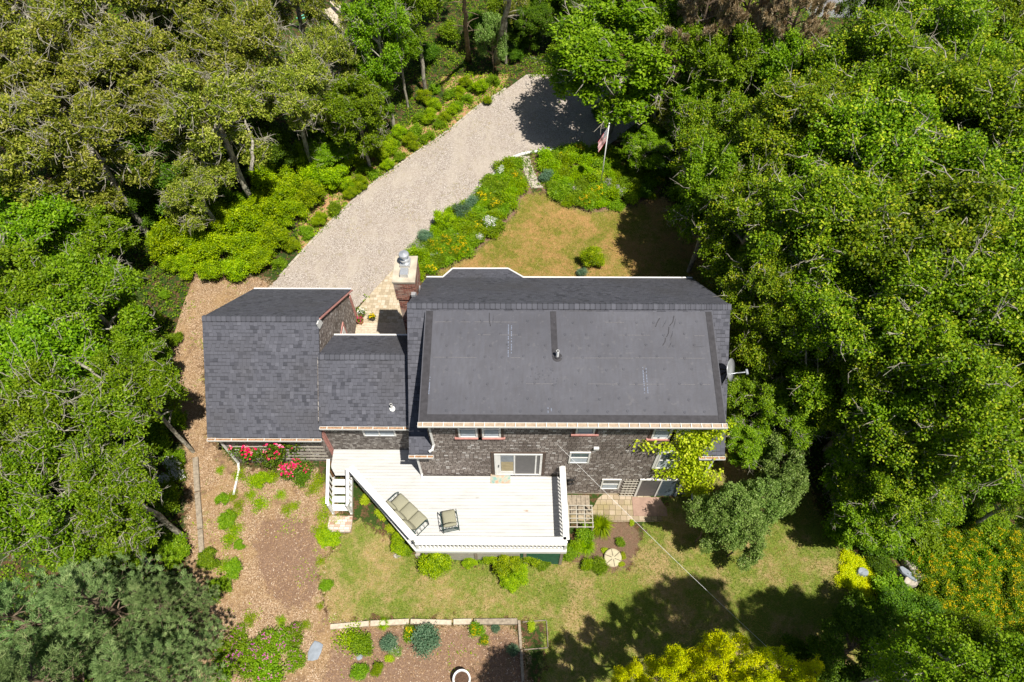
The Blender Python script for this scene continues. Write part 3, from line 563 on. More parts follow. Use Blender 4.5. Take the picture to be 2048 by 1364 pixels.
# ------------------------------------------------------------------ the deck
deck = tag(empty('deck', (-1,9.5,DZ)), 'white painted wooden deck with railings behind the house', 'deck')
DP = [(-3.95,8.05),(2.03,8.05),(2.0,HY0-.02),(-4.0,HY0-.02),(-4.0,BYS+.17),(-7.86,BYS+.17),(-7.86,11.55),(-7.6,11.15),(-6.85,11.15)]
def xr(y, poly=DP):
    xs = []
    for i in range(len(poly)):
        (a,b),(c,d) = poly[i],poly[(i+1)%len(poly)]
        if (b > y) != (d > y): xs.append(a+(c-a)*(y-b)/(d-b))
    return min(xs), max(xs)
m = MB(); y = 8.05
while y < BYS+.16:
    e = min(.137, BYS+.165-y)
    xa,xb = xr(y+.01); xc,xd = xr(min(y+e-.007, BYS+.16)); x_l = (xa,xc); x_r = (xb,xd)
    if abs(xb-xd) > .5: x_r = (min(xb,xd),)*2
    if abs(xa-xc) > .5: x_l = (max(xa,xc),)*2
    m.prism([(x_l[0],y),(x_r[0],y),(x_r[1],y+e-.004),(x_l[1],y+e-.004)], DZ-.035, DZ); y += .142
m.build('deck_floor', M['deck'], deck)
m = MB(); A,B_,C_ = Vector((-6.85,11.15,0)),Vector((-3.95,8.05,0)),Vector((2.03,8.05,0)); D_ = Vector((2.03,HY0-.03,0))
for p,q in ((A,B_),(B_,C_),(C_,D_)): m.bar(p+Vector((0,-.02,DZ-.16)), q+Vector((0,-.02,DZ-.16)), .04, .24)
m.build('fascia', M['trim'], deck)
m = MB()
for x in (-3.6,-1.6,.4,1.9): m.box(x-.06,x+.06,8.1,8.22,-.3,DZ-.05)
for x in (-1.6,1.9): m.box(x-.06,x+.06,10.1,10.22,-.3,DZ-.05)
m.build('support_post', M['wood'], deck)
m = MB(); m.box(-3.5,.2,8.13,8.16,.2,DZ-.3)
m.build('lattice_skirt', M['lattice'], deck); m = MB(); m.box(.22,1.95,8.125,8.165,-.1,DZ-.3); m.build('green_skirt', M['greenboard'], deck)
def railing(p, q, cap=.33, both=True):
    L = (q-p).length; d = (q-p).normalized(); up = Vector((0,0,1)); m = MB()
    m.bar(p+up*(DZ+.96), q+up*(DZ+.96), cap, .04); m.build('handrail', M['trim'], deck)
    m = MB(); m.bar(p+up*(DZ+.86), q+up*(DZ+.86), .04, .09); m.bar(p+up*(DZ+.1), q+up*(DZ+.1), .04, .09); m.build('rail', M['trim'], deck)
    n = int(L/.155); bm = None
    for i in range(1,n):
        c = p+d*(L*i/n)
        if bm is None:
            k = MB(); k.box(-.019,.019,-.019,.019,0,.76); bm = k.build('baluster', M['trim'], deck, world=False); bo = bm
        else: bo = bpy.data.objects.new('baluster', bm.data); COL.objects.link(bo); bo.parent = deck
        bo.matrix_parent_inverse = Matrix.Translation(-Vector(deck.location)); bo.location = (c.x,c.y,DZ+.08); bo.rotation_euler.z = math.atan2(d.y,d.x)
    for c in (p,q):
        k = MB(); k.box(c.x-.045,c.x+.045,c.y-.045,c.y+.045,DZ-.3,DZ+.94); k.build('newel_post', M['trim'], deck)
railing(Vector((-3.85,8.12,0)), Vector((1.98,8.12,0))); railing(Vector((1.98,8.18,0)), Vector((1.93,HY0-.06,0)), .24); railing(Vector((-6.78,11.12,0)), Vector((-3.92,8.2,0)), .27)
# stairs
st = empty('staircase', (-7.3,11,DZ)); st.parent = deck; st.matrix_parent_inverse = Matrix.Translation(-Vector(deck.location))
SX0,SX1 = -7.68,-6.95
for i in range(4):
    k = MB(); yy = 11.08-i*.30; zz = DZ-.19*(i+1)
    k.box(SX0,SX1,yy-.27,yy-.0,zz-.04,zz); k.build('tread', M['trim'], st, world=True); 
for x in (SX0-.02,SX1+.02):
    k = MB(); k.bar((x,11.15,DZ-.12),(x,9.85,DZ-.95),.04,.26,(0,0,1)); k.build('stringer', M['trim'], st)
    k = MB(); k.bar((x-(.05 if x<-7 else -.03),11.5 if x<-7 else 11.1,DZ+.93),(x-(.05 if x<-7 else -.03),9.9,DZ+.06),.13,.04,(0,0,1)); k.build('stair_handrail', M['trim'], st)
    for i in range(6):
        yy = 11.0-i*.2; b0 = DZ-(11.15-yy)*.63+.0; k = MB(); k.box(x-.018,x+.018,yy-.018,yy+.018,b0-.05,DZ+.9-(11.45-yy)*.545 if x<-7 else DZ+.88-(11.1-yy)*.7); k.build('baluster', M['trim'], st)
    k = MB(); k.box(x-.045,x+.045,9.82,9.91,1.2,DZ+.08); k.build('newel_post', M['trim'], st)
for o in st.children: o.matrix_parent_inverse = Matrix.Translation(-Vector(st.location))
# ------------------------------------------------------------------ paving
PAV = P((805,520),(822,540),(835,700),(690,700),(716,618),(748,580),dz=.1)
m = MB(); zp = float(max(G([-7,-4.5,-4.5],[17,17,22])))+.04; m.prism(PAV[::-1] if False else PAV, zp-.4, zp); 
o = tag(m.build('paver_patio', M['paver']), kind='structure')
mb_ = MB()
yb = 16.5
while yb < 19.35: mb_.box(-7.85,-4.95,yb,yb+.13,zp+.02,zp+.06); yb += .14
tag(mb_.build('boardwalk', M['wood2']), 'weathered board landing along the north side of the breezeway', 'boardwalk')
PAT = P((1130,990),(1180,989),(1420,985),(1400,1040),(1330,1040),(1190,1040),(1130,1040)); zq = .03
m = MB(); m.box(2.1,8.2,10.05,HY0+.05,-.25,.075); tag(m.build('lower_patio', M['paver2']), kind='structure')
m = MB(); m.box(5.25,6.75,10.3,HY0-.1,.0755,.10); tag(m.build('door_mat', plain('brown_patio_mat',(.33,.22,.17),.95,.1,var=.12)), 'brown rectangular mat lying on the patio before the lower sliding door', 'mat')
m = MB()
for i in range(6): m.box(2.15+i*.2,2.15+i*.2+.185,10.35,HY0-.02,.08,.12)
tag(m.build('board_walkway', M['wood']), 'short walkway of grey boards on the patio beside the deck', 'boardwalk')
m = MB(); m.box(SX0-.15,SX1+.1,9.05,9.72,1.3,1.55)
tag(m.build('landing', tiles('old_white_brick','roof',.11,.22,[(0,(.45,.28,.2)),(.4,(.62,.5,.42)),(1,(.75,.7,.66))],gap=(.4,.22,.1),ky=1.,gv=.12,gu=.08)), 'worn brick landing at the foot of the deck stairs', 'landing')
# curbs of granite / cobble along the drive
def ribbon(name, uv, w_, h, mat, label, cat, group=None, seg=.55, top=.06):
    pts = [gat(u,v) for u,v in uv]; m = MB()
    for p,q in zip(pts,pts[1:]):
        n = max(1,int((q-p).length/seg+.5))
        for i in range(n):
            a = p.lerp(q,(i+.02)/n); b = p.lerp(q,(i+.98)/n); k = random.Random(i+int(p.x*9)); a.z = float(G(a.x,a.y))+top-h/2+k.uniform(-.01,.01); b.z = float(G(b.x,b.y))+top-h/2
            m.bar(a,b,w_*k.uniform(.9,1.1),h)
    return tag(m.build(name, mat, bevel=.01), label, cat, group)
ribbon('curb', [(560,553),(640,465),(700,407),(757,358),(832,306),(902,258),(957,212),(1012,177)], .13, .2, M['stone'], 'stone kerb between the driveway and the wooded bank', 'kerb')
ribbon('curb', [(795,529),(818,511),(862,461),(900,431),(950,387),(988,349),(1008,328),(1022,317),(1042,309),(1060,305),(1100,300),(1132,297)], .15, .2, M['trim'], 'pale stone kerb between the driveway and the flower beds', 'kerb')
ribbon('timber_edging', [(392,915),(396,985),(402,1060),(405,1106)], .22, .2, M['wood'], 'long grey timber edging beside the mulch path at the left', 'timber edging', top=.12, seg=3.)
ribbon('timber_edging', [(660,1255),(740,1248),(820,1244),(905,1246)], .2, .2, M['wood2'], 'pale timber edging along the top of the lower garden bed', 'timber edging', top=.15, seg=3.)
ribbon('timber_edging', [(906,1245),(944,1244)], .22, .2, M['wood2'], 'short tan timber block continuing the pale garden edging', 'timber edging', top=.16, seg=3.)
ribbon('timber_edging', [(946,1245),(1036,1244)], .24, .22, M['wood'], 'dark brown timber edging at the right end of the lower bed', 'timber edging', top=.18, seg=3.)
ribbon('timber_edging', [(1038,1240),(1042,1300),(1046,1364)], .1, .2, M['wood'], 'thin brown timber running down the right side of the lower bed', 'timber edging', top=.12, seg=3.)
ribbon('timber_border', [(1044,1245),(1093,1241),(1096,1296),(1046,1300)], .03, .15, M['wood'], 'thin grey rectangular timber border on the lawn edge', 'timber border', top=.1, seg=5.)
# path slabs between the beds
pc = [((1040,312),(1060,312)),((1043,330),(1064,330)),((1048,347),(1070,346)),((1054,362),(1078,361)),((1062,378),(1088,376))]
for i,((a,b),(c,d)) in enumerate(zip(pc,pc[1:])):
    q = [gat(*a),gat(*b),gat(*d),gat(*c)]; z = float(G(q[0].x,q[0].y)); m = MB(); ce = sum(q, Vector())/4; q = [ce+(p-ce)*.93 for p in q]; m.prism([(p.x,p.y) for p in q][::-1], z-.05, z+.03)
    tag(m.build('path_slab', M['stone'], bevel=.01), ['topmost','second','third','lowest'][i]+' grey slab of the garden path between the two flower beds', 'paving slab', 'slabs of the garden path')
# ------------------------------------------------------------------ furniture on the deck
def rounded(m, x0,x1,y0,y1,z0,z1, r=.04, puff=.02, T=Matrix.Identity(4), nx=8, ny=8, seed=0):
    """a soft cushion: a box with rounded rim and a puffed top"""
    rs = random.Random(seed); vs = []; fs = []
    for s in (1,-1):
        for j in range(ny+1):
            for i in range(nx+1):
                u = i/nx*2-1; v = j/ny*2-1; ed = max(abs(u)**6, abs(v)**6); k = 1-ed*.0
                h = (z1-z0)/2*(1-.55*ed)+puff*(1-u*u)*(1-v*v)+rs.uniform(-.004,.004)*(1-ed)
                x = (x0+x1)/2+u*(x1-x0)/2*(1-.04*abs(v)**8); y = (y0+y1)/2+v*(y1-y0)/2*(1-.04*abs(u)**8)
                vs.append(T@Vector((x,y,(z0+z1)/2+s*h)))
    N = (nx+1)*(ny+1)
    for j in range(ny):
        for i in range(nx):
            a = j*(nx+1)+i; fs.append((a,a+1,a+nx+2,a+nx+1)); fs.append((N+a,N+a+nx+1,N+a+nx+2,N+a+1))
    rim = [i for i in range(nx+1)]+[(j+1)*(nx+1)-1 for j in range(1,ny+1)]+[ny*(nx+1)+i for i in range(nx-1,-1,-1)]+[j*(nx+1) for j in range(ny-1,0,-1)]
    for a,b in zip(rim, rim[1:]+rim[:1]): fs.append((b,a,N+a,N+b))
    m.add(vs, fs)
def seating(name, label, cat, loc, ang, L, n, slump):
    """frame with arms; faces local +y, the back along local -y"""
    root = tag(empty(name, loc), label, cat); root.rotation_euler.z = ang; r = .018; m = MB(); h = L/2; W = .34
    for x in (-h-.05, h+.05):
        m.tube([(x,W,0),(x,W,.55),(x,W-.06,.62),(x,-W+.05,.64),(x,-W-.05,.60),(x,-W-.02,0)], r, 8)
        m.tube([(x,W,.03),(x,-W,.03)], r, 8)
        for k in range(4): y = -W+.1+k*.18; m.tube([(x,y,.05),(x,y,.62)], .009, 6)
    m.tube([(-h-.05,W-.02,.34),(h+.05,W-.02,.34)], r, 8); m.tube([(-h-.05,-W+.02,.30),(h+.05,-W+.02,.30)], r, 8); m.tube([(-h-.05,-W-.02,.12),(h+.05,-W-.02,.12)], r, 8)
    m.tube([(-h-.02,-W-.02,.32),(-h-.02,-W-.22,.86),(h+.02,-W-.22,.86),(h+.02,-W-.02,.32)], r, 8)
    for k in range(int(L/.12)): x = -h+.05+k*.12; m.bar((x,-W+.02,.33),(x,W-.02,.35),.03,.008)
    m.build('frame', M['grn'], root, True, world=False)
    for i in range(n):
        a = -h+i*L/n; m = MB(); rounded(m, a+.005, a+L/n-.005, -W+.08, W+.06, .36, .48, puff=.035, seed=i); m.build('seat_cushion', M['cush'], root, True, world=False)
        T = Matrix.Translation((0,-W+.06,.46)) @ Matrix.Rotation(R((72,66,70)[i%3] - slump[i]), 4, 'X') ; m = MB()
        rounded(m, a+.01, a+L/n-.01, 0, .46, -.06, .06, puff=.03, T=Matrix.Translation((0,-W+.12,.50)) @ Matrix.Rotation(R(112+slump[i]),4,'X'), seed=i+9)
        m.build('back_cushion', M['cush'], root, True, world=False)
    return root
pc = at(814,1026,DZ+.4)
seating('patio_sofa', 'beige cushioned three seat patio sofa set against the slanted deck railing', 'sofa', (pc.x,pc.y,DZ), R(-42), 1.62, 3, (-14,-6,0))
pc = at(899,1040,DZ+.4)
seating('patio_armchair', 'single beige cushioned patio armchair near the front deck railing', 'armchair', (pc.x,pc.y,DZ), R(12), .54, 1, (0,))
p = at(1001,958,DZ); m = MB(); m.box(p.x-.42,p.x+.42,p.y-.2,p.y+.26,DZ+.002,DZ+.016)
t = NT('faded_mat'); x,y,z = t.xyz(t.pos()); q = t.noise(t.pos(),5,3); tag(m.build('door_mat', t.end(t.ramp(q,[(.35,(.42,.27,.18)),(.5,(.40,.38,.31)),(.65,(.20,.34,.31))]),.95,.1)), 'faded pastel door mat on the deck before the upper sliding door', 'mat')
# flower pots
def pot(u,v,z,r,h,mat,label,fl,cat='flower pot'):
    p = at(u,v,z); o = tag(empty('flower_pot',(p.x,p.y,z)), label, cat, None); m = MB(); m.lathe((0,0,0),[(r*.7,0),(r*.95,h*.9),(r*1.03,h*.9),(r*1.03,h),(r*.9,h),(r*.88,h*.85)],18); m.build('pot', mat, o, world=False)
    m = MB(); m.lathe((0,0,h*.86),[(r*.87,0),(r*.5,.02),(.01,.03)],14); m.build('soil', M['soil'], o, world=False)
    rg = np.random.default_rng(int(u)); V,Q,T = leaves(rg, np.array([[0,0,h+.08]]), 90, r*.55, .05, .035, .5); link('plant', np_mesh('plant',V,Q,T), M['mid'], o, world=False)
    if fl: V,Q,T = leaves(rg, np.array([[0,0,h+.14]]), 30, r*.5, .045, .04, .8); link('flower', np_mesh('flower',V,Q,T), M[fl], o, world=False)
    return o
def leaves(rg, centers, n, sig, length, width, up=.6, radial=.6, flat=.7, tmean=.5, tsd=.2, droop=0., nsd=0):
    """n leaves around every centre: folded rhombic blades turned outwards; returns verts, quads, per-leaf tint"""
    K = len(centers); N = K*n
    off = rg.normal(size=(N,3))*np.array([1,1,flat])*sig
    c = np.repeat(centers, n, 0); pos = c+off
    d = off/(np.linalg.norm(off,axis=1,keepdims=True)+1e-6)*radial+rg.normal(size=(N,3))*.5; d[:,2] = d[:,2]*.6-droop
    d /= np.linalg.norm(d,axis=1,keepdims=True)
    nrm = rg.normal(size=(N,3))*(1-up); nrm[:,2] += up*1.5+.1; nrm += (off/(sig+1e-6))*.25
    s = np.cross(nrm, d); s /= np.linalg.norm(s,axis=1,keepdims=True)+1e-6; nn = np.cross(d, s)
    L = length*rg.uniform(.65,1.25,(N,1)); W = width*rg.uniform(.7,1.2,(N,1))
    a = pos; b = pos+d*L*.45+s*W+nn*W*.35; t = pos+d*L; e = pos+d*L*.45-s*W+nn*W*.35
    V = np.stack([a,b,t,e],1).reshape(-1,3); Q = np.arange(N*4).reshape(-1,4)
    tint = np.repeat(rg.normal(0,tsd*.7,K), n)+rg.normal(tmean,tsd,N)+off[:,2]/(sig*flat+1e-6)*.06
    return V,Q,np.clip(tint,0,1)
zp_ = zp+.01
pot(725,631,zp_,.17,.24,M['pot'],'dark pot with green herbs, topmost of the three on the pavers','fw')
pot(722,646,zp_,.18,.26,M['terra'],'pot with red flowers on the west side of the pavers','fp')
pot(746,639,zp_,.15,.22,M['pot'],'small pot with yellow flowers, rightmost of the three on the pavers','fy')
# tall barrel planter at the bottom edge
p = gat(925,1362); o = tag(empty('planter',(p.x,p.y,float(G(p.x,p.y)))), 'round white rimmed planter tub half cut by the bottom edge', 'planter')
m = MB(); m.lathe((0,0,0),[(.24,0),(.31,.5),(.34,.5),(.34,.55),(.28,.55),(.27,.45)],28); m.build('tub', M['whitepvc'], o, world=False); m = MB(); m.lathe((0,0,.46),[(.268,0),(.1,.03),(.01,.03)],20); m.build('soil', M['soil'], o, world=False)
# garden disc
p = gat(1226,1115,.15); o = tag(empty('garden_disc',(p.x,p.y,p.z-.15)), 'round tan disc with radiating grooves lying in the small garden bed', 'garden ornament')
ax = Vector((.1,-.28,1)); m = MB(); m.lathe((0,0,.12),[(.02,-.05),(.36,-.03),(.38,0),(.35,.035),(.08,.06)],32,axis=ax); m.build('disc', M['tan'], o, world=False)
m = MB(); Rm = ax.to_track_quat('Z','Y').to_matrix()
for k in range(6): a = k*math.pi/3+.35; v_ = Vector((math.cos(a),math.sin(a),0)); m.bar(Vector((0,0,.12))+Rm@(v_*.07+Vector((0,0,.064))), Vector((0,0,.12))+Rm@(v_*.35+Vector((0,0,.038))), .03,.012, ax)
m.build('groove', M['tandark'], o, world=False)
# free trellis panel beside the deck
p = at(1161,1032,.86); o = tag(empty('trellis_panel',(p.x,p.y,.3)), 'pale wooden trellis panel leaning beside the deck corner', 'trellis'); m = MB()
for i in range(6): m.box(-.55,.55,-.5+i*.19,-.465+i*.19,.55,.58)
m.build('slat', M['lattice'], o, world=False); m = MB()
for i in range(4): m.box(-.52+i*.34,-.485+i*.34,-.52,.5,.51,.548)
m.build('upright', M['lattice'], o, world=False); m = MB()
for sx in (-.5,.5):
    for sy in (-.48,.46): m = MB(); m.box(sx-.03,sx+.03,sy-.03,sy+.03,-.4,.508); m.build('leg', M['wood'], o, world=False)
# satellite dish on the east side of the dormer
p = aty(1466,733,13.1); o = tag(empty('satellite_dish', (7.6,13.1,7.6)), 'grey satellite dish on a black bracket at the right edge of the roof', 'satellite dish')
ax = Vector((.80,-.35,.50)).normalized(); c_ = Vector((.36,.05,.25)); m = MB(); m.lathe(c_-ax*.06,[(.02,0),(.22,.02),(.42,.09),(.43,.10),(.21,.035),(.02,.02)],32,axis=ax); m.build('reflector', M['metal'], o, True, world=False)
m = MB(); e = c_+ax*.62+Vector((.05,.0,-.1)); m.tube([c_+Vector((0,-.05,-.25)), c_+ax*.3+Vector((0,0,-.2)), e], .022, 8); m.build('feed_arm', M['metal'], o, True, world=False); m = MB(); m.bar(e-ax*.02-Vector((0,.1,0)), e-ax*.02+Vector((0,.1,0)), .07,.07); m.build('feed_horn', M['metal'], o, world=False)
m = MB()
for q in ((-.28,-.3,-.1),(-.28,.28,-.05),(.05,-.42,-.6),(-.1,.1,-.5)): m.tube([c_-ax*.05, q], .022, 6)
m.bar((-.3,-.32,-.1),(-.3,.32,-.05),.05,.05); m.box(-.02,.16,-.5,-.34,-.66,-.6); m.build('bracket', M['blackmetal'], o, world=False)
# flagpole with hanging flag
pb = gat(1200,378); H_ = 4.5; o = tag(empty('flagpole',pb), 'white flagpole standing in the flower bed beside the driveway', 'flagpole')
m = MB(); m.tube([(0,0,-.1),(0,0,H_)], [.035,.028], 10); m.build('pole', M['whitepvc'], o, True, world=False); m = MB(); m.lathe((0,0,H_),[(.02,0),(.055,.04),(.055,.07),(.02,.11)],12); m.build('finial', M['metal'], o, True, world=False)
fl = tag(empty('flag',(pb.x,pb.y,pb.z+H_)), 'american flag hanging limp from the flagpole', 'flag'); m = MB(); NT_,NS = 26,30; HO,FL = .95,1.45; vs = []
for j in range(NT_+1):
    tt = j/NT_
    for i in range(NS+1):
        s = i/NS; a = s**.8; f_ = math.sin(s*9+tt*3)*.05*s+math.sin(tt*14+s*4)*.03*s
        vs.append((-.035-.30*FL*s*(1-.25*tt)+f_*.6, -.10*s+f_, -.12-tt*HO*(1-.25*s)-s*FL*.62))
fs = [];mi = []
for j in range(NT_):
    for i in range(NS):
        a = j*(NS+1)+i; fs.append((a,a+1,a+NS+2,a+NS+1)); k = j//2; mi.append(2 if (k < 7 and i < NS*.4) else (0 if k%2==0 else 1))
me = bpy.data.meshes.new('cloth'); me.from_pydata(vs,[],fs); me.polygons.foreach_set('material_index', mi)
co = link('cloth', me, [M['red'],M['flagw'],M['navy']], fl, world=False); sd = co.modifiers.new('thick','SOLIDIFY'); sd.thickness = .004
m = MB()
for r_ in range(9):
    for c2 in range(6 if r_%2==0 else 5):
        j = (1+r_*1.45)/NT_*NT_; i = (1.+c2*2.0+(0 if r_%2==0 else 1)); v0 = Vector(vs[int(j)*(NS+1)+int(i)]); m.add([v0+Vector(q) for q in ((-.018,-.012,-.018),(.018,-.012,-.018),(.018,-.012,.018),(-.018,-.012,.018))],[(0,1,2,3)])
m.build('star', M['flagw'], fl, world=False)
# overhead service wire
m = MB(); a = aty(1115,889,HY0); pts = []
b = at(1545,1300,3.2); 
for i in range(25): s = i/24; q = Vector(a).lerp(b, s*1.25); q.z -= math.sin(min(s,1)*math.pi)*.25; pts.append(q)
m.tube(pts, .0045, 6); tag(m.build('service_wire', M['whitepvc'], smooth=True), 'thin white wire running from the house wall across the back lawn', 'wire')
m = MB(); c = aty(1146,964,HY0-.1)
for k in range(3): m.tube([Vector((c.x-.1+.16*math.cos(t_)+.02*k, HY0-.06-.03*k, c.z+.24*math.sin(t_))) for t_ in np.linspace(0,5.6,20)], .014, 6)
m.tube([(c.x-.3,HY0-.05,c.z+.05),(c.x-.1,HY0-.05,c.z-.05),(c.x+.05,HY0-.06,c.z+.1),(c.x+.1,HY0-.06,c.z+.5)], .014, 6)
tag(m.build('garden_hose', M['blackmetal'], smooth=True), 'coiled dark hose hanging on the wall right of the deck', 'hose')
# rocks, slates
def rock(u,v,sx,sy,sz,rot,mat,label,name='rock',group=None,seed=1,cat='rock'):
    p = gat(u,v); rs = random.Random(seed); m = MB(); n = 9; poly = []
    for k in range(n): a = 2*math.pi*k/n; q = rs.uniform(.8,1.05); poly.append((q*math.cos(a),q*math.sin(a)))
    vs = []; 
    for zz,s in ((-.1,.95),(sz*.75,1.),(sz,.86)):
        for a,b in poly: x = a*sx*s; y = b*sy*s; vs.append((x*math.cos(rot)-y*math.sin(rot),x*math.sin(rot)+y*math.cos(rot),zz+rs.uniform(-.1,.1)*sz))
    vs.append((0,0,sz)); fs = [(i,(i+1)%n,n+(i+1)%n,n+i) for i in range(n)]+[(n+i,n+(i+1)%n,2*n+(i+1)%n,2*n+i) for i in range(n)]+[(2*n+i,2*n+(i+1)%n,3*n) for i in range(n)]+[tuple(range(n-1,-1,-1))]
    m.add(vs,fs); o = m.build(name, mat, bevel=.015); o.location = (p.x,p.y,float(G(p.x,p.y))); return tag(o,label,cat,group)
rock(1827,1143,.38,.62,.5,.3,M['stone'],'largest pale boulder in the rock pile right of the lawn',seed=1)
rock(1806,1152,.15,.52,.45,.75,M['slate'],'long blue grey slab standing in the rock pile',seed=2)
rock(1815,1166,.46,.26,.42,.3,M['stone'],'pale flat stone at the bottom of the rock pile',seed=3)
rock(1811,1124,.3,.25,.45,.5,M['stone'],'small pale stone at the top of the rock pile',seed=4)
rock(1719,1148,.25,.2,.38,0,M['slate'],'flat grey stone among the golden ground cover',seed=5)
rock(1842,1098,.27,.2,.45,.5,M['slate'],'blue grey stone above the rock pile under the shrubs',seed=6)
rock(1855,1122,.26,.18,.45,.9,M['slate'],'bluish stone between the rock pile and the yellow flowers',seed=7)
rock(630,1302,.3,.42,.05,-.2,M['slate'],'blue slate stepping stone in the lower garden bed',name='stepping_stone',seed=8,cat='stepping stone')
rock(719,1313,.14,.16,.05,.2,M['slate'],'small slate stepping stone right of the larger one',name='stepping_stone',seed=9,cat='stepping stone')
for u,v,k in ((795,1112,'pale flat stone below the slanted deck railing'),(838,1111,'round pale stone at the deck corner beside the lawn')): rock(u,v,.18,.13,.08,.1,M['stone'],k,seed=u)
# neighbour's plot far behind the woods
p = gat(690,45); m = MB(); a = gat(665,28); b = gat(712,78); m.bar(a+Vector((0,0,.4)),b+Vector((0,0,.4)),1.3,.2); m.bar(a+Vector((.1,.1,.9)),b+Vector((.1,.1,.9)),.3,.06)
tag(m.build('ramp', M['wood2']), "pale wooden ramp half hidden by the woods at the top left", 'ramp')
m = MB(); m.tube([gat(593,37,.1),gat(610,28,.1),gat(630,18,.1),gat(612,34,.1),gat(600,39,.1)], .05, 6); tag(m.build('garden_hose', M['hose'], smooth=True), 'turquoise garden hose on the grass at the top left', 'hose')
m = MB(); pts = [gat(1600,-40),gat(1640,-20),gat(1740,30),gat(1700,40),gat(1640,30)]; m.prism([(q.x,q.y) for q in pts][::-1], 1.0, 3.0) if False else None
rp = [gat(1560,-60),gat(1800,-60),gat(1780,40),gat(1620,35)]; zz = max(float(G(q.x,q.y)) for q in rp)+.05; m = MB(); m.prism([(q.x,q.y) for q in rp], zz-.5, zz); tag(m.build('road', M['asphalt']), kind='structure')
# ------------------------------------------------------------------ plants
def tubes_np(segs, sides=5):
    a = np.array([s[0] for s in segs]); b = np.array([s[1] for s in segs]); ra = np.array([s[2] for s in segs])[:,None]; rb = np.array([s[3] for s in segs])[:,None]
    d = b-a; d /= np.linalg.norm(d,axis=1,keepdims=True)+1e-9; ref = np.where(np.abs(d[:,2:3])>.9, [[1,0,0]], [[0,0,1]]); x = np.cross(d,ref); x /= np.linalg.norm(x,axis=1,keepdims=True); y = np.cross(d,x)
    vs = []
    for c,r in ((a,ra),(b,rb)):
        for k in range(sides): t = 2*math.pi*k/sides; vs.append(c+(x*math.cos(t)+y*math.sin(t))*r)
    V = np.stack(vs,1); n = len(a); base = (np.arange(n)*2*sides)[:,None]
    Q = np.concatenate([base+np.array([[k,(k+1)%sides,sides+(k+1)%sides,sides+k]]) for k in range(sides)],0); return V.reshape(-1,3), Q
def skeleton(rg, pts, trunk, wob=.12, r0=.012, ex=.46):
    """join every clump of leaves to its nearest already joined node, from the trunk outwards"""
    nodes = [np.array(p,float) for p in trunk]; par = [-1]+list(range(len(trunk)-1)); ds = np.linalg.norm(pts-nodes[-1],axis=1)
    tr = np.array(nodes); dd = np.min(np.linalg.norm(pts[:,None]-tr[None],axis=2),axis=1)
    for i in np.argsort(dd):
        A = np.array(nodes); p = pts[i]; d = np.linalg.norm(A-p,axis=1)+np.maximum(0,A[:,2]-p[2]+.1)*.8; d[0] += 3; j = int(np.argmin(d)); L = np.linalg.norm(A[j]-p); k = max(1,int(L/.55)); prev = j
        for q in range(1,k+1):
            s = q/k; c = A[j]*(1-s)+p*s; 
            if q < k: c = c+rg.normal(size=3)*wob*L*.35+np.array([0,0,-.10*L*s*(1-s)*2])
            nodes.append(c); par.append(prev); prev = len(nodes)-1
    n = np.zeros(len(nodes)); 
    for i in range(len(nodes)-1,0,-1): n[i] += 1 if n[i]==0 else 0; n[par[i]] += n[i]
    r = r0*np.maximum(n,1)**ex; return [(nodes[par[i]],nodes[i],min(r[par[i]],r[i]*1.6),r[i]) for i in range(1,len(nodes))], np.array(nodes)
def lobed(rg, n, Rx, Rz, zc, lobes, lr, shell=.35, low=-.55):
    """points on the leafy skin of a crown made of many lobes at different heights"""
    out = []; L = []
    for k in range(lobes):
        a = rg.uniform(0,6.283); q = math.sqrt(rg.uniform(0,1))*.84; h = math.sqrt(max(0,1-q*q)); zz = rg.uniform(.35,1) if rg.random() < .62 else rg.uniform(low,.35)
        if zz < .35: q = max(q,.62)
        L.append((np.array([q*Rx*math.cos(a), q*Rx*math.sin(a), zc+Rz*h*zz]), lr*Rx*rg.uniform(.6,1.35)))
    Lr = np.array([l[1]**2 for l in L]); Lr /= Lr.sum()
    while len(out) < n:
        c,r = L[rg.choice(len(L),p=Lr)]; v = rg.normal(size=3); v /= np.linalg.norm(v)
        if v[2] < -.45: continue
        p = c+v*r*(1-shell*rg.uniform(0,1)**1.5)*np.array([1,1,.8])
        if rg.random() < .2: p = c+rg.normal(size=3)*r*.5
        out.append(p)
    return np.array(out)
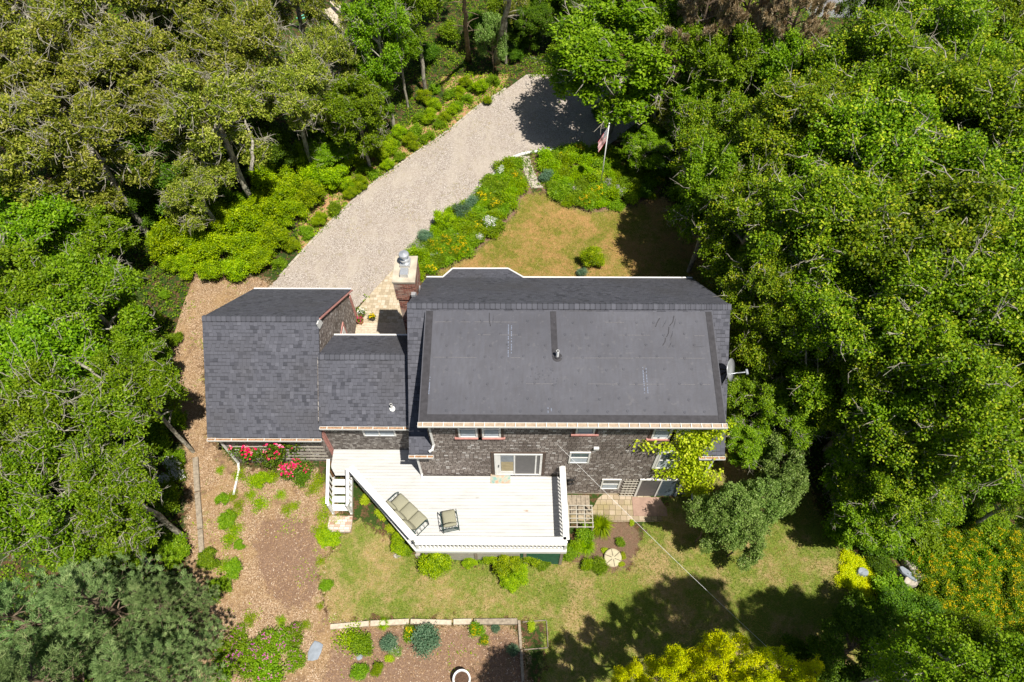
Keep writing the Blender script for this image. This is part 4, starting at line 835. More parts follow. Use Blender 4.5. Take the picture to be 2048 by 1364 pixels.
def make_tree(name, seed, Rc, zc, Rz, clumps, per, leaf, lmat, bmat, lobes=16, lr=.34, sig=.2, trunk_r=.16, bare=0, r0=.011, up=.55, droop=0., tmean=.5, tsd=.18, lean=(0,0), lobe_shell=.35):
    rg = np.random.default_rng(seed); pts = lobed(rg, clumps, Rc, Rz, zc, lobes, lr, lobe_shell)
    th = zc+Rz*.15; tr = [(lean[0]*s+rg.normal()*.05*(s>0), lean[1]*s+rg.normal()*.05*(s>0), th*s) for s in np.linspace(0,1,7)]
    segs, nodes = skeleton(rg, pts, tr, r0=r0)
    sc = trunk_r/max(s[2] for s in segs) if segs else 1
    k = max(1., sc)**.6
    segs = [(a,b,min(ra*k,trunk_r),min(rb*k,trunk_r)) for a,b,ra,rb in segs]
    if bare:       # dead, lichen-grey twigs poking out of the crown
        for i in range(bare):
            p = pts[rg.integers(len(pts))]; d = p-np.array([0,0,zc]); d /= np.linalg.norm(d); d[2] = abs(d[2])*.3; q = p+np.array([0,0,.12])
            for s in range(4):
                dn = d+rg.normal(size=3)*.45; dn /= np.linalg.norm(dn); e = q+dn*rg.uniform(.15,.32); segs.append((q,e,.020-.004*s,.016-.004*s)); 
                if s > 0: f = q+(dn+rg.normal(size=3)*.8)*.2; segs.append((q,f,.012,.006))
                q = e; d = dn
    o = empty(name); V,Q = tubes_np(segs, 6); tk = link('trunk', np_mesh(name+'_trunk',V,Q), bmat, o, world=False); tk.data.polygons.foreach_set('use_smooth',[True]*len(Q))
    V,Q,T = leaves(rg, pts, per, sig, leaf[0], leaf[1], up=up, droop=droop, tmean=tmean, tsd=tsd)
    link('crown', np_mesh(name+'_crown',V,Q,T), lmat, o, world=False); o['rc'] = Rc; o['zc'] = zc; return o
def make_pine(name, seed, H, Rc, lmat, dense=1., W=.0085):
    rg = np.random.default_rng(seed); segs = []; tuft = []; tdir = []
    for s in np.linspace(0,.96,12): segs.append((np.array([0,0,H*s]),np.array([0,0,H*(s+.08)]),.16*(1-s)+.02,.16*(1-s-.08)+.02))
    z = H*.3
    while z < H*.99:
        f = (z-H*.3)/(H*.7); L = Rc*(1-f)**.75+.15
        for k in range(int(5)):
            a = rg.uniform(0,6.283); d = np.array([math.cos(a),math.sin(a),.16+.35*f]); Lk = L*rg.uniform(.7,1.1); p0 = np.array([0,0,z]); n = max(3,int(Lk/.28)); prev = p0
            for i in range(1,n+1):
                q = p0+d*Lk*i/n+np.array([0,0,.12*(i/n)**2])*Lk+rg.normal(size=3)*.04; segs.append((prev,q,.028*(1-i/n)+.008,.028*(1-(i+1)/(n+1))+.006)); prev = q
                if i/n > .25:
                    for sd_ in (-1,1):
                        sp = np.array([-d[1],d[0],.1])*sd_; l2 = (1-i/n*.65)*Lk*.36*rg.uniform(.6,1.1); m_ = max(1,int(l2/.17)); pr = q
                        for j in range(1,m_+1):
                            e = q+(sp*.8+d*.55)*l2*j/m_+rg.normal(size=3)*.04; segs.append((pr,e,.010,.006)); pr = e; tuft.append(e); tdir.append(sp*.7+d*.6)
                    tuft.append(q); tdir.append(d)
        z += .42
    tuft = np.array(tuft); td = np.array(tdir); n = int(34*dense); N = len(tuft)*n; c = np.repeat(tuft,n,0); D = np.repeat(td,n,0)+rg.normal(size=(N,3))*.55; D[:,2] += .45; D /= np.linalg.norm(D,axis=1,keepdims=True)
    s = np.cross(D, rg.normal(size=(N,3))); s /= np.linalg.norm(s,axis=1,keepdims=True); L = rg.uniform(.10,.19,(N,1)); p = c+rg.normal(size=(N,3))*.03
    V = np.stack([p-s*W,p+s*W,p+D*L+s*W*.4,p+D*L-s*W*.4],1).reshape(-1,3); Q = np.arange(N*4).reshape(-1,4); T = np.clip(np.repeat(rg.normal(.5,.16,len(tuft)),n)+rg.normal(0,.15,N),0,1)
    o = empty(name); v2,q2 = tubes_np(segs,5); link('trunk', np_mesh(name+'_trunk',v2,q2), M['bark2'], o, world=False); link('crown', np_mesh(name+'_crown',V,Q,T), lmat, o, world=False); o['rc'] = Rc; o['zc'] = H*.62; return o
def make_shrub(name, seed, r, h, n, per, leaf, lmat, sig=.07, flowers=None, fn=0, fs=.05, up=.5, tmean=.5, tsd=.18, lobes=7, spiky=False, fl_top=True, droop=0):
    rg = np.random.default_rng(seed); pts = lobed(rg, n, r*.86, h*.55, h*.45, lobes, .40 if lobes < 12 else .3, .5, -.2); pts[:,2] = np.clip(pts[:,2],.03,None)
    segs = []
    for i in rg.choice(len(pts), min(len(pts),14), replace=False):
        p = pts[i]; a = np.array([rg.normal()*.04,rg.normal()*.04,0]); mdl = p*.5+rg.normal(size=3)*.04; segs += [(a,mdl,.012,.009),(mdl,p,.009,.004)]
    o = empty(name); V,Q = tubes_np(segs,4); link('stem', np_mesh(name+'_stem',V,Q), M['bark2'], o, world=False)
    V,Q,T = leaves(rg, pts, per, sig, leaf[0], leaf[1], up=up, tmean=tmean, tsd=tsd, radial=1.2 if spiky else .6, droop=droop); link('foliage', np_mesh(name+'_foliage',V,Q,T), lmat, o, world=False)
    if flowers:
        top = pts[np.argsort(-pts[:,2]+rg.normal(size=len(pts))*h*.25)][:max(4,int(fn))]; top = top+np.array([0,0,sig*1.1]); V,Q,T = leaves(rg, top, 7, fs*.55, fs, fs*.42, up=.75, flat=.5); link('flower', np_mesh(name+'_flower',V,Q,T), M[flowers], o, world=False)
    o['rc'] = r; o['zc'] = h*.5; return o
def make_grass_clump(name, seed, r, n, lmat):
    rg = np.random.default_rng(seed); a = rg.uniform(0,6.283,n); q = rg.uniform(.4,1,n)[:,None]*r; d = np.stack([np.cos(a),np.sin(a),np.zeros(n)],1); s = np.stack([-np.sin(a),np.cos(a),np.zeros(n)],1)*.010; z = np.array([[0,0,1.]])
    p0 = d*.06*rg.uniform(-1,1,(n,1)); q = q*rg.uniform(.15,1,(n,1))**.6; p1 = p0+d*q*.45+z*q*.8; p2 = p0+d*q+z*q*.55*rg.uniform(.3,1,(n,1)); V = np.stack([p0-s,p0+s,p1+s,p1-s,p1-s,p1+s,p2+s*.3,p2-s*.3],1).reshape(-1,3); Q = np.arange(n*8).reshape(-1,4)
    o = empty(name); link('blade_tuft', np_mesh(name,V,Q,np.repeat(np.clip(rg.normal(.5,.2,n),0,1),2)), lmat, o, world=False); o['rc'] = r; o['zc'] = r*.5; return o
K = {}
for i in range(3): K['maple%d'%i] = make_tree('maple_tree', 10+i, 3.0, 5.6, 2.9, 1150, 56, (.098,.040), M['maple'], M['bark'], lobes=44, lr=.25, sig=.125, trunk_r=.2, tsd=.2, up=.66, bare=70)
for i in range(3): K['oak%d'%i] = make_tree('oak_tree', 20+i, 2.7, 5.0, 2.6, 820, 42, (.125,.036), M['oak'], M['bark'], lobes=44, lr=.19, sig=.105, trunk_r=.17, bare=170, tsd=.22, r0=.015, up=.66)
for i in range(3): K['leafy%d'%i] = make_tree('broadleaf_tree', 30+i, 2.5, 4.6, 2.7, 820, 40, (.14,.044), M['mid'], M['bark'], lobes=46, lr=.195, sig=.11, trunk_r=.16, tsd=.2, up=.66, bare=60)
for i in range(2): K['fine%d'%i] = make_tree('tall_tree', 36+i, 2.5, 8.6, 2.7, 1000, 50, (.078,.029), M['mid'], M['bark'], lobes=40, lr=.19, sig=.10, trunk_r=.18, tsd=.2, up=.66)
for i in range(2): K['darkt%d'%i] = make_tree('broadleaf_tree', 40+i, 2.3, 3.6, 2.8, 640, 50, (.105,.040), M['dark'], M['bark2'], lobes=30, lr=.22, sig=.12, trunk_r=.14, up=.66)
K['greyt'] = make_tree('grey_green_tree', 44, 1.9, 1.8, 1.5, 620, 34, (.11,.042), M['grey'], M['bark2'], lobes=30, lr=.22, sig=.09, trunk_r=.08, up=.66)
K['gold'] = make_tree('golden_tree', 45, 2.4, 3.9, 2.3, 700, 54, (.075,.032), M['gold'], M['bark2'], lobes=46, lr=.17, sig=.095, trunk_r=.12, tmean=.45, tsd=.22, up=.66)
K['pine0'] = make_pine('pine_tree', 50, 7.5, 2.4, M['pine'], 1.5); K['pine1'] = make_pine('pine_tree', 51, 7.0, 2.2, M['pine'], 1.5)
K['bpine'] = make_pine('dry_pine_tree', 52, 7.0, 2.5, M['brownpine'], 3.4, .012)
for i in range(3): K['bright%d'%i] = make_shrub('bright_shrub', 60+i, 1.0, 1.8, 300, 34, (.08,.034), M['bright'], sig=.095, lobes=20, tsd=.26, up=.66)
for i in range(2): K['under%d'%i] = make_shrub('understory_shrub', 64+i, 1.0, 1.2, 200, 24, (.11,.045), M['mid'], sig=.10, lobes=14, up=.66)
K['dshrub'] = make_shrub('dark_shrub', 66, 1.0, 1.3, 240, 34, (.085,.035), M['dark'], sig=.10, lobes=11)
K['lime'] = make_shrub('lime_shrub', 67, .45, .45, 80, 26, (.07,.03), M['lime'], sig=.07)
K['lilac'] = make_shrub('catmint', 68, .45, .5, 80, 26, (.055,.016), M['grey'], sig=.07, flowers='fl', fn=24, fs=.03)
K['green'] = make_shrub('perennial_plant', 69, .42, .6, 90, 26, (.075,.022), M['mid'], sig=.07, spiky=True)
K['greenb'] = make_shrub('perennial_plant', 70, .42, .6, 90, 26, (.075,.020), M['bright'], sig=.07, spiky=True, tmean=.4)
K['blue'] = make_shrub('blue_green_plant', 71, .42, .6, 90, 28, (.055,.016), M['blue'], sig=.07, spiky=True)
K['yellow'] = make_shrub('yellow_daylily', 72, .42, .6, 80, 24, (.09,.016), M['mid'], sig=.08, flowers='fy', fn=16, fs=.05, spiky=True)
K['daisy'] = make_shrub('white_daisy', 73, .4, .6, 80, 18, (.07,.015), M['mid'], sig=.07, flowers='fw', fn=60, fs=.05, spiky=True)
K['rose'] = make_shrub('rose_bush', 74, .7, 1.5, 130, 30, (.06,.028), M['dark'], sig=.10, flowers='fp', fn=34, fs=.10, tmean=.6)
K['loose'] = make_shrub('loosestrife', 75, .8, .9, 230, 30, (.07,.020), M['mid'], sig=.085, flowers='fy', fn=95, fs=.036, tmean=.4, lobes=12)
K['goldc'] = make_shrub('golden_creeper', 76, .55, .3, 120, 26, (.055,.025), M['gold'], sig=.09, lobes=9)
K['mag'] = make_shrub('wild_geranium', 77, .6, .5, 110, 26, (.07,.03), M['mid'], sig=.10, flowers='fm', fn=16, fs=.05)
K['weed'] = make_shrub('weed_clump', 78, .45, .2, 60, 16, (.06,.024), M['bright'], sig=.11, lobes=5)
K['grass'] = make_grass_clump('ornamental_grass', 79, .75, 900, M['bright'])
USED = set()
def plant(kind, x, y, R_=None, sz=1., label=None, cat='tree', group=None, name=None, rot=None, mat=None, z=None, zt=None):
    p = K[kind]; first = kind not in USED; USED.add(kind)
    if first: o = p; ch = list(p.children)
    else:
        o = p.copy(); COL.objects.link(o); ch = []
        for c in p.children: d = c.copy(); COL.objects.link(d); d.parent = o; ch.append(d)
    g = float(G(x,y)) if z is None else z; s = 1. if R_ is None else R_/p['rc']
    szz = sz if zt is None else (zt-g)/p['zc']
    o.location = (x,y,g-.03); o.rotation_euler.z = random.Random(int(x*77+y*131)).uniform(0,6.28) if rot is None else rot; o.scale = (s,s,szz*(1 if zt is not None else s))
    if name: o.name = name
    if mat:
        for c in ch:
            if c.name.startswith(('crown','foliage')): c.material_slots[0].link = 'OBJECT'; c.material_slots[0].material = M[mat]
    for k_ in ('label','category','group'):
        if k_ in o: del o[k_]
    return tag(o, label, cat, group)
# kind, pixel of the crown's middle, height of the crown's middle, crown radius, label
TREES = [
('leafy1',1235,125,7.0,3.7,'broad green tree overhanging the shaded end of the driveway'),
('leafy2',1390,130,6.5,2.6,'green tree between the broad driveway tree and the dry pines'),
('leafy2',290,800,6.0,1.5,'leafy tree overhanging the mulch path level with the garage eave'),
('gold',1255,1395,4.4,.85,'small orange tinged golden tree at the bottom edge, left end'),
('gold',1335,1370,4.8,1.0,'golden tree at the bottom edge, second of the cluster from the left'),
('gold',1425,1352,5.2,1.15,'tallest golden yellow tree at the bottom edge, middle of its cluster'),
('gold',1510,1372,5.0,1.0,'golden tree at the bottom edge, second of the cluster from the right'),
('gold',1580,1392,4.8,.85,'golden tree at the bottom edge, right end of its cluster'),
# woods at the upper left
('oak0',50,50,8.5,3.3,'olive green oak filling the very top left corner of the wood'),
('oak1',215,50,8.5,3.0,'olive green oak with pale twigs, second along the top edge from the left corner'),
('oak2',385,40,8.5,3.0,'olive green oak with lichen twigs, third along the top edge from the left corner'),
('oak0',480,130,8.,2.7,'yellowish oak with bare grey twigs below and left of the turquoise hose'),
('oak1',110,190,8.,3.2,'dark olive oak near the left edge, below the corner oak'),
('oak2',290,170,8.,2.9,'broad olive oak in the middle of the upper left wood'),
('oak0',585,205,6.8,2.2,'sparse oak with reddish dying leaves above the driveway shrubs'),
('oak1',440,260,7.5,2.5,'grey twigged oak above the bright shrubs of the driveway'),
('oak2',40,330,8.,3.0,'olive oak cut by the left edge above the white post in the wood'),
('oak1',190,310,7.6,2.6,'oak with long bare pale branches left of the fallen limb'),
('darkt0',330,345,5.5,2.0,'dark crowned tree behind the bare grey branches of the left wood'),
('oak2',400,390,5.2,1.7,'lichen covered oak leaning over the start of the bright hedge'),
('oak0',665,150,6.6,1.9,'small oak with peeling grey twigs beside the pale wooden ramp'),
('leafy0',760,100,7.4,1.9,'fresh green tree between the ramp and the bare pine trunk'),
('leafy1',715,235,5.6,1.7,'fresh green tree standing directly over the upper driveway bank'),
('leafy0',745,200,5.,1.2,'small fresh green tree on the sunny bank beside the driveway'),
('leafy1',830,20,7.5,2.0,'green tree at the top edge left of the bare pine trunk'),
('oak2',585,-10,9.0,2.0,'pale oak cut by the top edge above the turquoise hose'),
('oak1',700,-30,9.,2.2,'oak cut by the top edge above the pale wooden ramp'),
('oak1',20,150,8.2,2.6,'olive oak at the left edge below the corner oak'),
('darkt0',150,110,6.0,2.2,'dark tree filling the gap between the upper left oaks'),
('darkt1',350,110,6.0,2.2,'dark tree between the oaks near the top edge'),
('oak0',360,250,7.0,2.4,'oak left of the pale upright dead limb'),
('darkt0',520,300,4.0,1.8,'dark leafy tree in shade right of the dead limb'),
('darkt1',640,250,3.8,1.6,'dark leafy tree in the shade above the hedge'),
('leafy2',660,300,3.2,1.4,'fresh green low tree at the back of the hedge'),
('darkt0',240,420,3.6,1.6,'dark tree in the gap beneath the bare branches'),
('darkt1',760,30,5.0,1.8,'dark tree behind the fresh green tree at the top'),
('leafy2',800,110,5.6,1.3,'fresh green tree between two others above the bank'),
# left side
('leafy1',60,480,6.2,2.4,'bright green tree at the left edge around the white post'),
('leafy0',190,480,5.0,2.0,'bright green tree just left of the mulch clearing'),
('leafy1',60,620,6.5,2.3,'leafy tree at the left edge level with the garage ridge'),
('leafy0',205,640,6.3,2.1,'wide leafy tree left of the garage with pale limbs'),
('leafy1',120,760,6.4,2.3,'leafy tree at the left level with the garage eave'),
('leafy0',270,730,4.6,1.5,'lower leafy tree shading the mulch path beside the garage'),
('oak0@mid',60,880,7.0,2.3,'yellow green oak with bare branches at the left edge'),
('oak1@mid',200,880,6.6,2.1,'yellow green oak with lichen twigs left of the timber edging'),
('oak2@mid',260,990,6.0,1.8,'oak overhanging the lower end of the timber edging'),
('oak0@mid',110,1020,6.4,2.0,'olive oak just above the blue green pines'),
('darkt1',10,1000,4.5,1.8,'dark tree half out of the left edge above the pines'),
('darkt1',250,800,2.6,1.4,'dark low tree in the shade beside the mulch path'),
('leafy2',130,560,4.6,2.0,'green tree between the two bright trees at the left edge'),
('darkt0',30,720,4.6,1.8,'dark tree at the left edge beneath the leafy trees'),
('leafy2',230,1080,4.0,1.5,'green tree between the oaks and the blue green pines'),
# top centre / right
('leafy2',1090,-20,5.2,1.8,'pale green tree at the top edge right of the grey trunk'),
('darkt1',1180,20,5.6,2.0,'dark tree behind the pale green ones at the top'),
('oak2',1500,-40,9.0,2.4,'greyish oak at the top edge behind the dry pines'),
('darkt0',1380,40,5.,2.0,'dark tree beneath the left dry pine'),
('bpine',1490,35,9.8,2.2,'smaller dry brown pine between the two larger ones'),
('leafy2',1650,190,7.0,1.8,'green tree right below the grey road'),
('darkt1',1780,110,6.6,1.9,'dark green tree left of the sunlit maple'),
('leafy1',1390,230,5.6,1.6,'green tree leaning over the right end of the flagpole bed'),
('maple1',1950,150,8.6,2.91,'maple below the yellow olive corner oak'),
('maple2',1640,290,7.6,2.46,'maple below the right dry pine and left of the tall ones'),
('maple0',1600,420,7.2,2.46,'maple between the fanned branches and the pale limbs'),
('maple2',1720,620,7.,2.46,'maple above the dark gap right of the dish'),
('maple1',1890,600,8.,2.80,'maple between the tallest ones and the right edge'),
('maple0',1760,780,6.2,2.46,'maple over the shaded lawn strip'),
('maple2',2030,1000,4.0,1.3,'low maple at the right edge above the yellow flowers'),
('darkt0',870,-30,5.0,1.4,'dark green tree at the top edge left of the bare pine trunk'),
('darkt1',1060,50,4.5,1.6,'dark small tree between the two bare trunks at the top'),
('oak1',1010,-40,8.,1.6,'oak cut by the top edge right of the bare trunk'),
('greyt',985,90,4.6,1.0,'thin leaved young tree between the two tall trunks'),
('leafy0',1190,30,5.0,1.9,'pale green tree behind the broad driveway tree'),
('leafy0',1250,20,8.,2.2,'mid green tree at the top edge right of the driveway'),
('leafy1',1330,120,7.2,2.1,'olive green tree above the flag at the top'),
('oak2',1310,225,4.9,1.4,'low tree at the dark end of the driveway'),
('bpine',1410,30,10.0,2.3,'dry brown needled pine at the top edge, left of its twin'),
('bpine',1580,70,10.0,2.3,'dry brown needled pine below the grey road, right of its twin'),
('darkt0',1720,70,7.6,1.7,'dark green tree right of the dry brown pines'),
('oak0',1850,-10,9.,2.6,'yellowish oak at the top edge near the right corner'),
('oak1',2010,30,9.,2.8,'blurred yellow olive oak in the top right corner'),
('leafy1',1445,170,7.2,2.2,'green tree with grey leaves below the left dry pine'),
('leafy0',1560,190,7.4,2.1,'green tree below the right dry pine'),
# big maples on the right
('maple0',1440,310,6.6,2.35,'maple with pale forked branches right of the flagpole bed'),
('maple1',1570,330,8.2,3.25,'wide yellow tipped maple below the dry brown pines'),
('maple2',1730,220,8.8,3.25,'tall maple below the dark tree at the upper right'),
('maple0',1880,150,9.2,3.36,'sunlit maple near the top right corner'),
('maple1',1720,390,8.8,3.36,'maple with thick lichen limbs at the middle of the right wood'),
('maple2',1870,320,9.4,3.58,'large bright maple reaching to the right edge'),
('maple0',2010,270,9.2,3.36,'bright maple half cut by the right edge, level with the flag'),
('maple2',1500,470,7.2,2.58,'maple with fanned pale branches overhanging the shaded lawn corner'),
('maple1',1640,520,8.2,3.02,'maple right of the roof corner with pale branches'),
('maple0',1790,520,8.8,3.47,'tall maple in the middle of the wood right of the house'),
('maple2',1960,470,9.0,3.47,'bright maple at the right edge level with the driveway end'),
('maple1',1530,630,6.6,2.13,'maple nearest the satellite dish side of the house'),
('maple0',1680,690,7.2,2.58,'maple right of the satellite dish above the dark gap'),
('maple2',1830,690,8.2,3.14,'yellow tipped maple right of the dark shaded lawn'),
('maple1',1985,650,8.6,3.25,'maple at the right edge level with the satellite dish'),
('maple0',1900,830,7.4,2.80,'maple at the right above the leafy green thicket'),
('maple2',2040,830,7.8,2.69,'maple cut by the right edge below the tallest ones'),
('leafy1',1790,870,5.5,2.0,'rounded green tree right of the dark shaded lawn strip'),
('maple1',1800,980,4.6,1.90,'low maple above the golden ground cover'),
('leafy0',1960,930,5.0,1.7,'mid green tree above the yellow flowered slope'),
('darkt1',1590,780,3.6,1.5,'shaded dark tree beside the satellite dish wall'),
('darkt0',1500,740,3.0,1.3,'dark tree hugging the east wall of the house'),
('maple0',1500,580,5.4,1.7,'maple pressing against the upper right corner of the roof'),
('maple1',1510,680,4.8,1.5,'maple pressing against the east wall above the satellite dish'),
('leafy2',1500,800,3.6,1.3,'leafy green tree against the east wall below the satellite dish'),
('leafy1',1600,700,5.0,1.8,'leafy green tree between the dish and the tall maples'),
('leafy0',1570,850,3.4,1.4,'leafy green tree left of the dark shaded lawn strip'),
('maple2',1450,400,5.6,1.8,'maple over the right end of the front lawn'),
('maple1',1850,440,8.0,2.9,'bright maple right of the pale limbs'),
('maple0',1870,760,7.0,2.6,'bright maple at the right above the green thicket'),
('leafy0',1720,940,3.6,1.6,'rounded green tree at the end of the shaded lawn strip'),
('leafy1',1740,1040,3.2,1.5,'rounded green tree above the golden ground cover'),
('leafy0',1290,300,3.6,1.4,'low green tree right of the flagpole'),
('leafy2',1150,0,5.2,2.0,'green tree hanging over the top of the driveway'),
('leafy1',1290,195,4.8,1.6,'green tree between the driveway end and the dark thicket'),
('leafy0',1085,35,4.4,1.4,'green tree in front of the grey leaning trunk'),
('leafy1',1425,400,6.8,1.9,'green tree throwing dappled shade on the front lawn'),
('leafy0',1497,885,2.6,1.15,'dense rounded tree against the right corner of the house'),
('greyt',1560,930,2.4,1.15,'grey green tree between the house corner and the shaded lawn'),
('greyt',1415,1050,2.3,1.0,'grey green tree shading the lower patio mat'),
('greyt',1450,1040,2.5,1.1,'grey green tree standing alone on the back lawn'),
('greyt',1480,1085,2.0,1.0,'grey green tree lobe hanging over the back lawn'),
('greyt',1560,985,2.3,.9,'grey green tree between the trellis and the back lawn'),
('greyt',1510,1010,2.3,1.0,'grey green tree at the edge of the shaded lawn strip'),
# bottom edge
('oak2',1230,1560,6.5,2.2,'oak below the bottom edge shading the garden bed'),
('fine0',1920,1345,7.6,1.4,'tall fine leaved tree in the bottom right corner, left one'),
('fine1',2030,1340,7.8,1.4,'tall fine leaved tree filling the bottom right corner'),
('fine0',1870,1320,9.6,1.25,'tall narrow tree at the bottom edge shading the back lawn'),
('fine1',1880,1420,10.6,1.9,'tall tree below the bottom edge shading the back lawn'),
('darkt0',1700,1300,2.4,1.5,'dark shaded low tree beneath the bottom right trees'),
('darkt1',1800,1250,2.2,1.3,'dark low tree between the rock pile and the corner trees'),
('pine0',60,1245,5.6,2.1,'blue green pine at the left edge of the lower corner'),
('pine1',215,1215,5.6,2.0,'blue green pine in the middle of the lower left corner'),
('pine0',330,1215,4.6,1.5,'blue green pine reaching over the mulch path'),
('pine1',110,1370,5.8,2.1,'blue green pine cut by the bottom edge at the left'),
('pine0',300,1350,5.4,1.9,'blue green pine cut by the bottom edge beside the mulch path'),
]
GR = {'oak':'oaks of the wood','maple':'maples of the right hand wood','leafy':'broadleaf trees around the house','darkt':'dark trees of the understorey','greyt':'grey green trees beside the house','fine':'tall trees of the lower right corner','gold':'golden trees at the bottom edge','pine':'pines of the lower left corner','bpine':'dry pines at the top'}
for k,u,v,zc,r_,lab in TREES:
    k,mt = (k.split('@')+[None])[:2]
    p = at(u,v,zc); g = next(x for x in sorted(GR,key=len,reverse=True) if k.startswith(x))
    plant(k, p.x, p.y, r_, label=lab, cat='pine tree' if 'pine' in k else 'tree', group=GR[g], zt=zc, mat=mt)
# bare trunks at the top
def trunk(u,v,u2,v2,h,r,label,mat):
    a = gat(u,v); b = at(u2,v2,a.z+h); rg = np.random.default_rng(u); o = tag(empty('bare_trunk',a), label, 'tree'); m = MB(); n = 14; L = Vector(b)-a
    m.tube([L*(i/n)+Vector((rg.normal()*.04,rg.normal()*.04,0)) for i in range(n+1)], [r*(1.5 if i==0 else 1-.5*i/n) for i in range(n+1)], 10); m.build('trunk', mat, o, True, world=False); m = MB()
    for i in range(9): s = rg.uniform(.4,1); d = Vector((rg.normal(),rg.normal(),.2)).normalized(); m.tube([L*s, L*s+d*.5, L*s+d*.9+Vector((0,0,-.1))],[.03,.02,.008],5)
    m.build('branch', mat, o, True, world=False)
trunk(936,118,926,-30,8,.17,'tall bare pine trunk at the top, left of the leaning grey one',M['bark2'])
trunk(990,122,1024,-30,7,.22,'thick leaning grey trunk at the top beside the driveway end',M['bark'])
def limb(uv, zs, r, label):
    pts = [at(u,v,z) for (u,v),z in zip(uv,zs)]; m = MB(); q = []
    for a,b in zip(pts,pts[1:]): q += [a.lerp(b,i/4) for i in range(4)]
    q.append(pts[-1]); rr = random.Random(int(uv[0][0])); q = [p+Vector((rr.uniform(-.03,.03),rr.uniform(-.03,.03),rr.uniform(-.03,.03))) for p in q]
    m.tube(q, [r*(1-.6*i/len(q)) for i in range(len(q))], 8); return tag(m.build('tree_limb', M['bark'], smooth=True), label, 'tree limb')
limb([(503,340),(506,290),(497,262),(487,235)], [6.6,7.5,7.9,8.2], .09, 'pale upright dead limb left of the bright shrubs')
limb([(275,212),(305,206),(340,208),(380,200)], [8.2,8.5,8.6,8.8], .09, 'pale lichen covered limb lying across the oaks of the left wood')
limb([(222,295),(240,310),(262,345)], [7.6,7.6,7.4], .05, 'thin curved bare branch in the left wood')
limb([(185,325),(205,345),(212,330),(240,350)], [7.4,7.4,7.3,7.0], .04, 'forked bare twig beside the curved branch')
for i,(uv,zs,l) in enumerate([([(1760,420),(1660,450),(1560,470)],[8,9,8.4],'long pale maple limb reaching left over the shaded lawn'),([(1740,430),(1650,420),(1590,440)],[8,9.2,8.6],'pale maple limb above the longest one'),([(1770,440),(1690,470),(1620,510)],[8,9,8.2],'lowest of the pale fanned maple limbs'),([(0,780),(60,800),(130,770)],[7,8,7.6],'bare branch at the left edge below the leafy trees'),([(0,840),(50,850),(110,845)],[7.,7.9,7.8],'lower bare branch at the left edge'),([(120,700),(180,740),(220,770)],[7,8.2,8.],'pale branch rising through the leafy tree left of the garage')]): limb(uv,zs,.07,l)
# shrubs
def shrubs(kind, uvr, labels, cat='shrub', group=None, sz=1., mat=None, name=None):
    for i,(u,v,r_) in enumerate(uvr):
        p = gat(u,v,.4*r_); plant(kind if isinstance(kind,str) else kind[i%len(kind)], p.x, p.y, r_, sz, labels if isinstance(labels,str) else labels[i], cat, group, mat=mat, name=name)
HG = 'bright shrubs along the driveway bank'
hs = [(350,500,1.0),(400,515,.85),(450,520,.9),(500,515,.85),(545,490,.8),(390,470,.9),(440,465,.95),(495,455,.95),(545,430,.9),(590,440,.7),(620,405,.75),(580,390,.9),(530,380,.9),(640,365,.8),(680,370,.7),(620,330,.9),(690,330,.8),(730,330,.6),(660,290,.9),(570,330,.8),(760,320,.5),(720,370,.4),(320,490,.5),(780,300,.5)]
nm = ['leftmost','second','third','fourth','fifth']
hl = ['bright green shrub at the left end of the driveway hedge','bright shrub above the mulch clearing, second from the left','bright shrub right above the garage roof edge','bright shrub at the bottom of the hedge near the gravel','bright shrub touching the driveway kerb above the garage','bright shrub in the second row at the left end','bright shrub in the middle of the lower hedge','large bright shrub in the heart of the hedge','bright shrub in the second row near the kerb','small bright shrub on the kerb at the lower bend','bright shrub on the kerb halfway up the drive','bright shrub behind the kerb halfway up','bright shrub in the shade line of the left wood','bright shrub on the kerb below the oak shade','small bright shrub beside the kerb at mid drive','lime green shrub in the sun above mid drive','bright shrub on the upper part of the bank','small shrub near the kerb on the upper bank','sunlit shrub between the wood and the upper bank','shrub half shaded by the upper left oaks','small shrub at the upper end of the hedge','tiny shrub overhanging the kerb','small shrub at the edge of the mulch clearing','small shrub below the fresh green bank tree']
hs += [(375,545,.55),(425,548,.6),(480,545,.65),(525,530,.6),(350,530,.5)]; hl += ['bright shrub lobe over the mulch, left of the garage ridge','bright shrub lobe over the mulch behind the garage','low bright shrub between the mulch and the gravel','low bright shrub at the kerb end behind the garage','small bright shrub lobe at the mulch clearing edge']
shrubs(['bright0','bright1','bright2'], [(a,b,c*1.18) for a,b,c in hs], hl, group=HG)
bank = [(700,392,.4),(668,420,.45),(640,445,.45),(612,468,.45),(585,495,.45),(560,530,.4),(720,378,.4),(745,350,.4),(775,335,.4),(800,315,.4),(828,295,.35),(860,275,.35),(890,240,.4),(915,215,.4),(700,375,.5),(730,345,.5),(760,310,.45),(785,290,.5),(860,240,.5),(830,265,.5),(920,190,.4),(945,175,.4),(850,200,.5),(880,250,.4),(905,225,.4),(935,200,.4),(960,180,.5),(985,165,.5),(870,215,.45),(900,190,.45),(930,170,.45),(850,280,.4),(820,285,.45),(840,240,.45),(975,205,.3),(870,180,.4),(800,270,.5)]
shrubs(['bright1','under0'], bank, 'low green shrub on the sunny bank above the driveway kerb', group='low shrubs on the sunny driveway bank')
ul = [(170,560,1.),(260,560,.8),(330,590,.3),(300,650,.7),(350,680,.45),(330,760,.8),(340,850,.8),(300,900,.9),(350,920,.5),(340,1000,.7),(420,1120,.5),(455,1040,.4),(445,1000,.3),(470,1140,.4),(440,1180,.5),(350,1100,.7),(480,1090,.25)]
shrubs(['under0','under1'], ul, 'leafy green undergrowth shrub between the left wood and the mulch path', group='undergrowth shrubs along the mulch path')
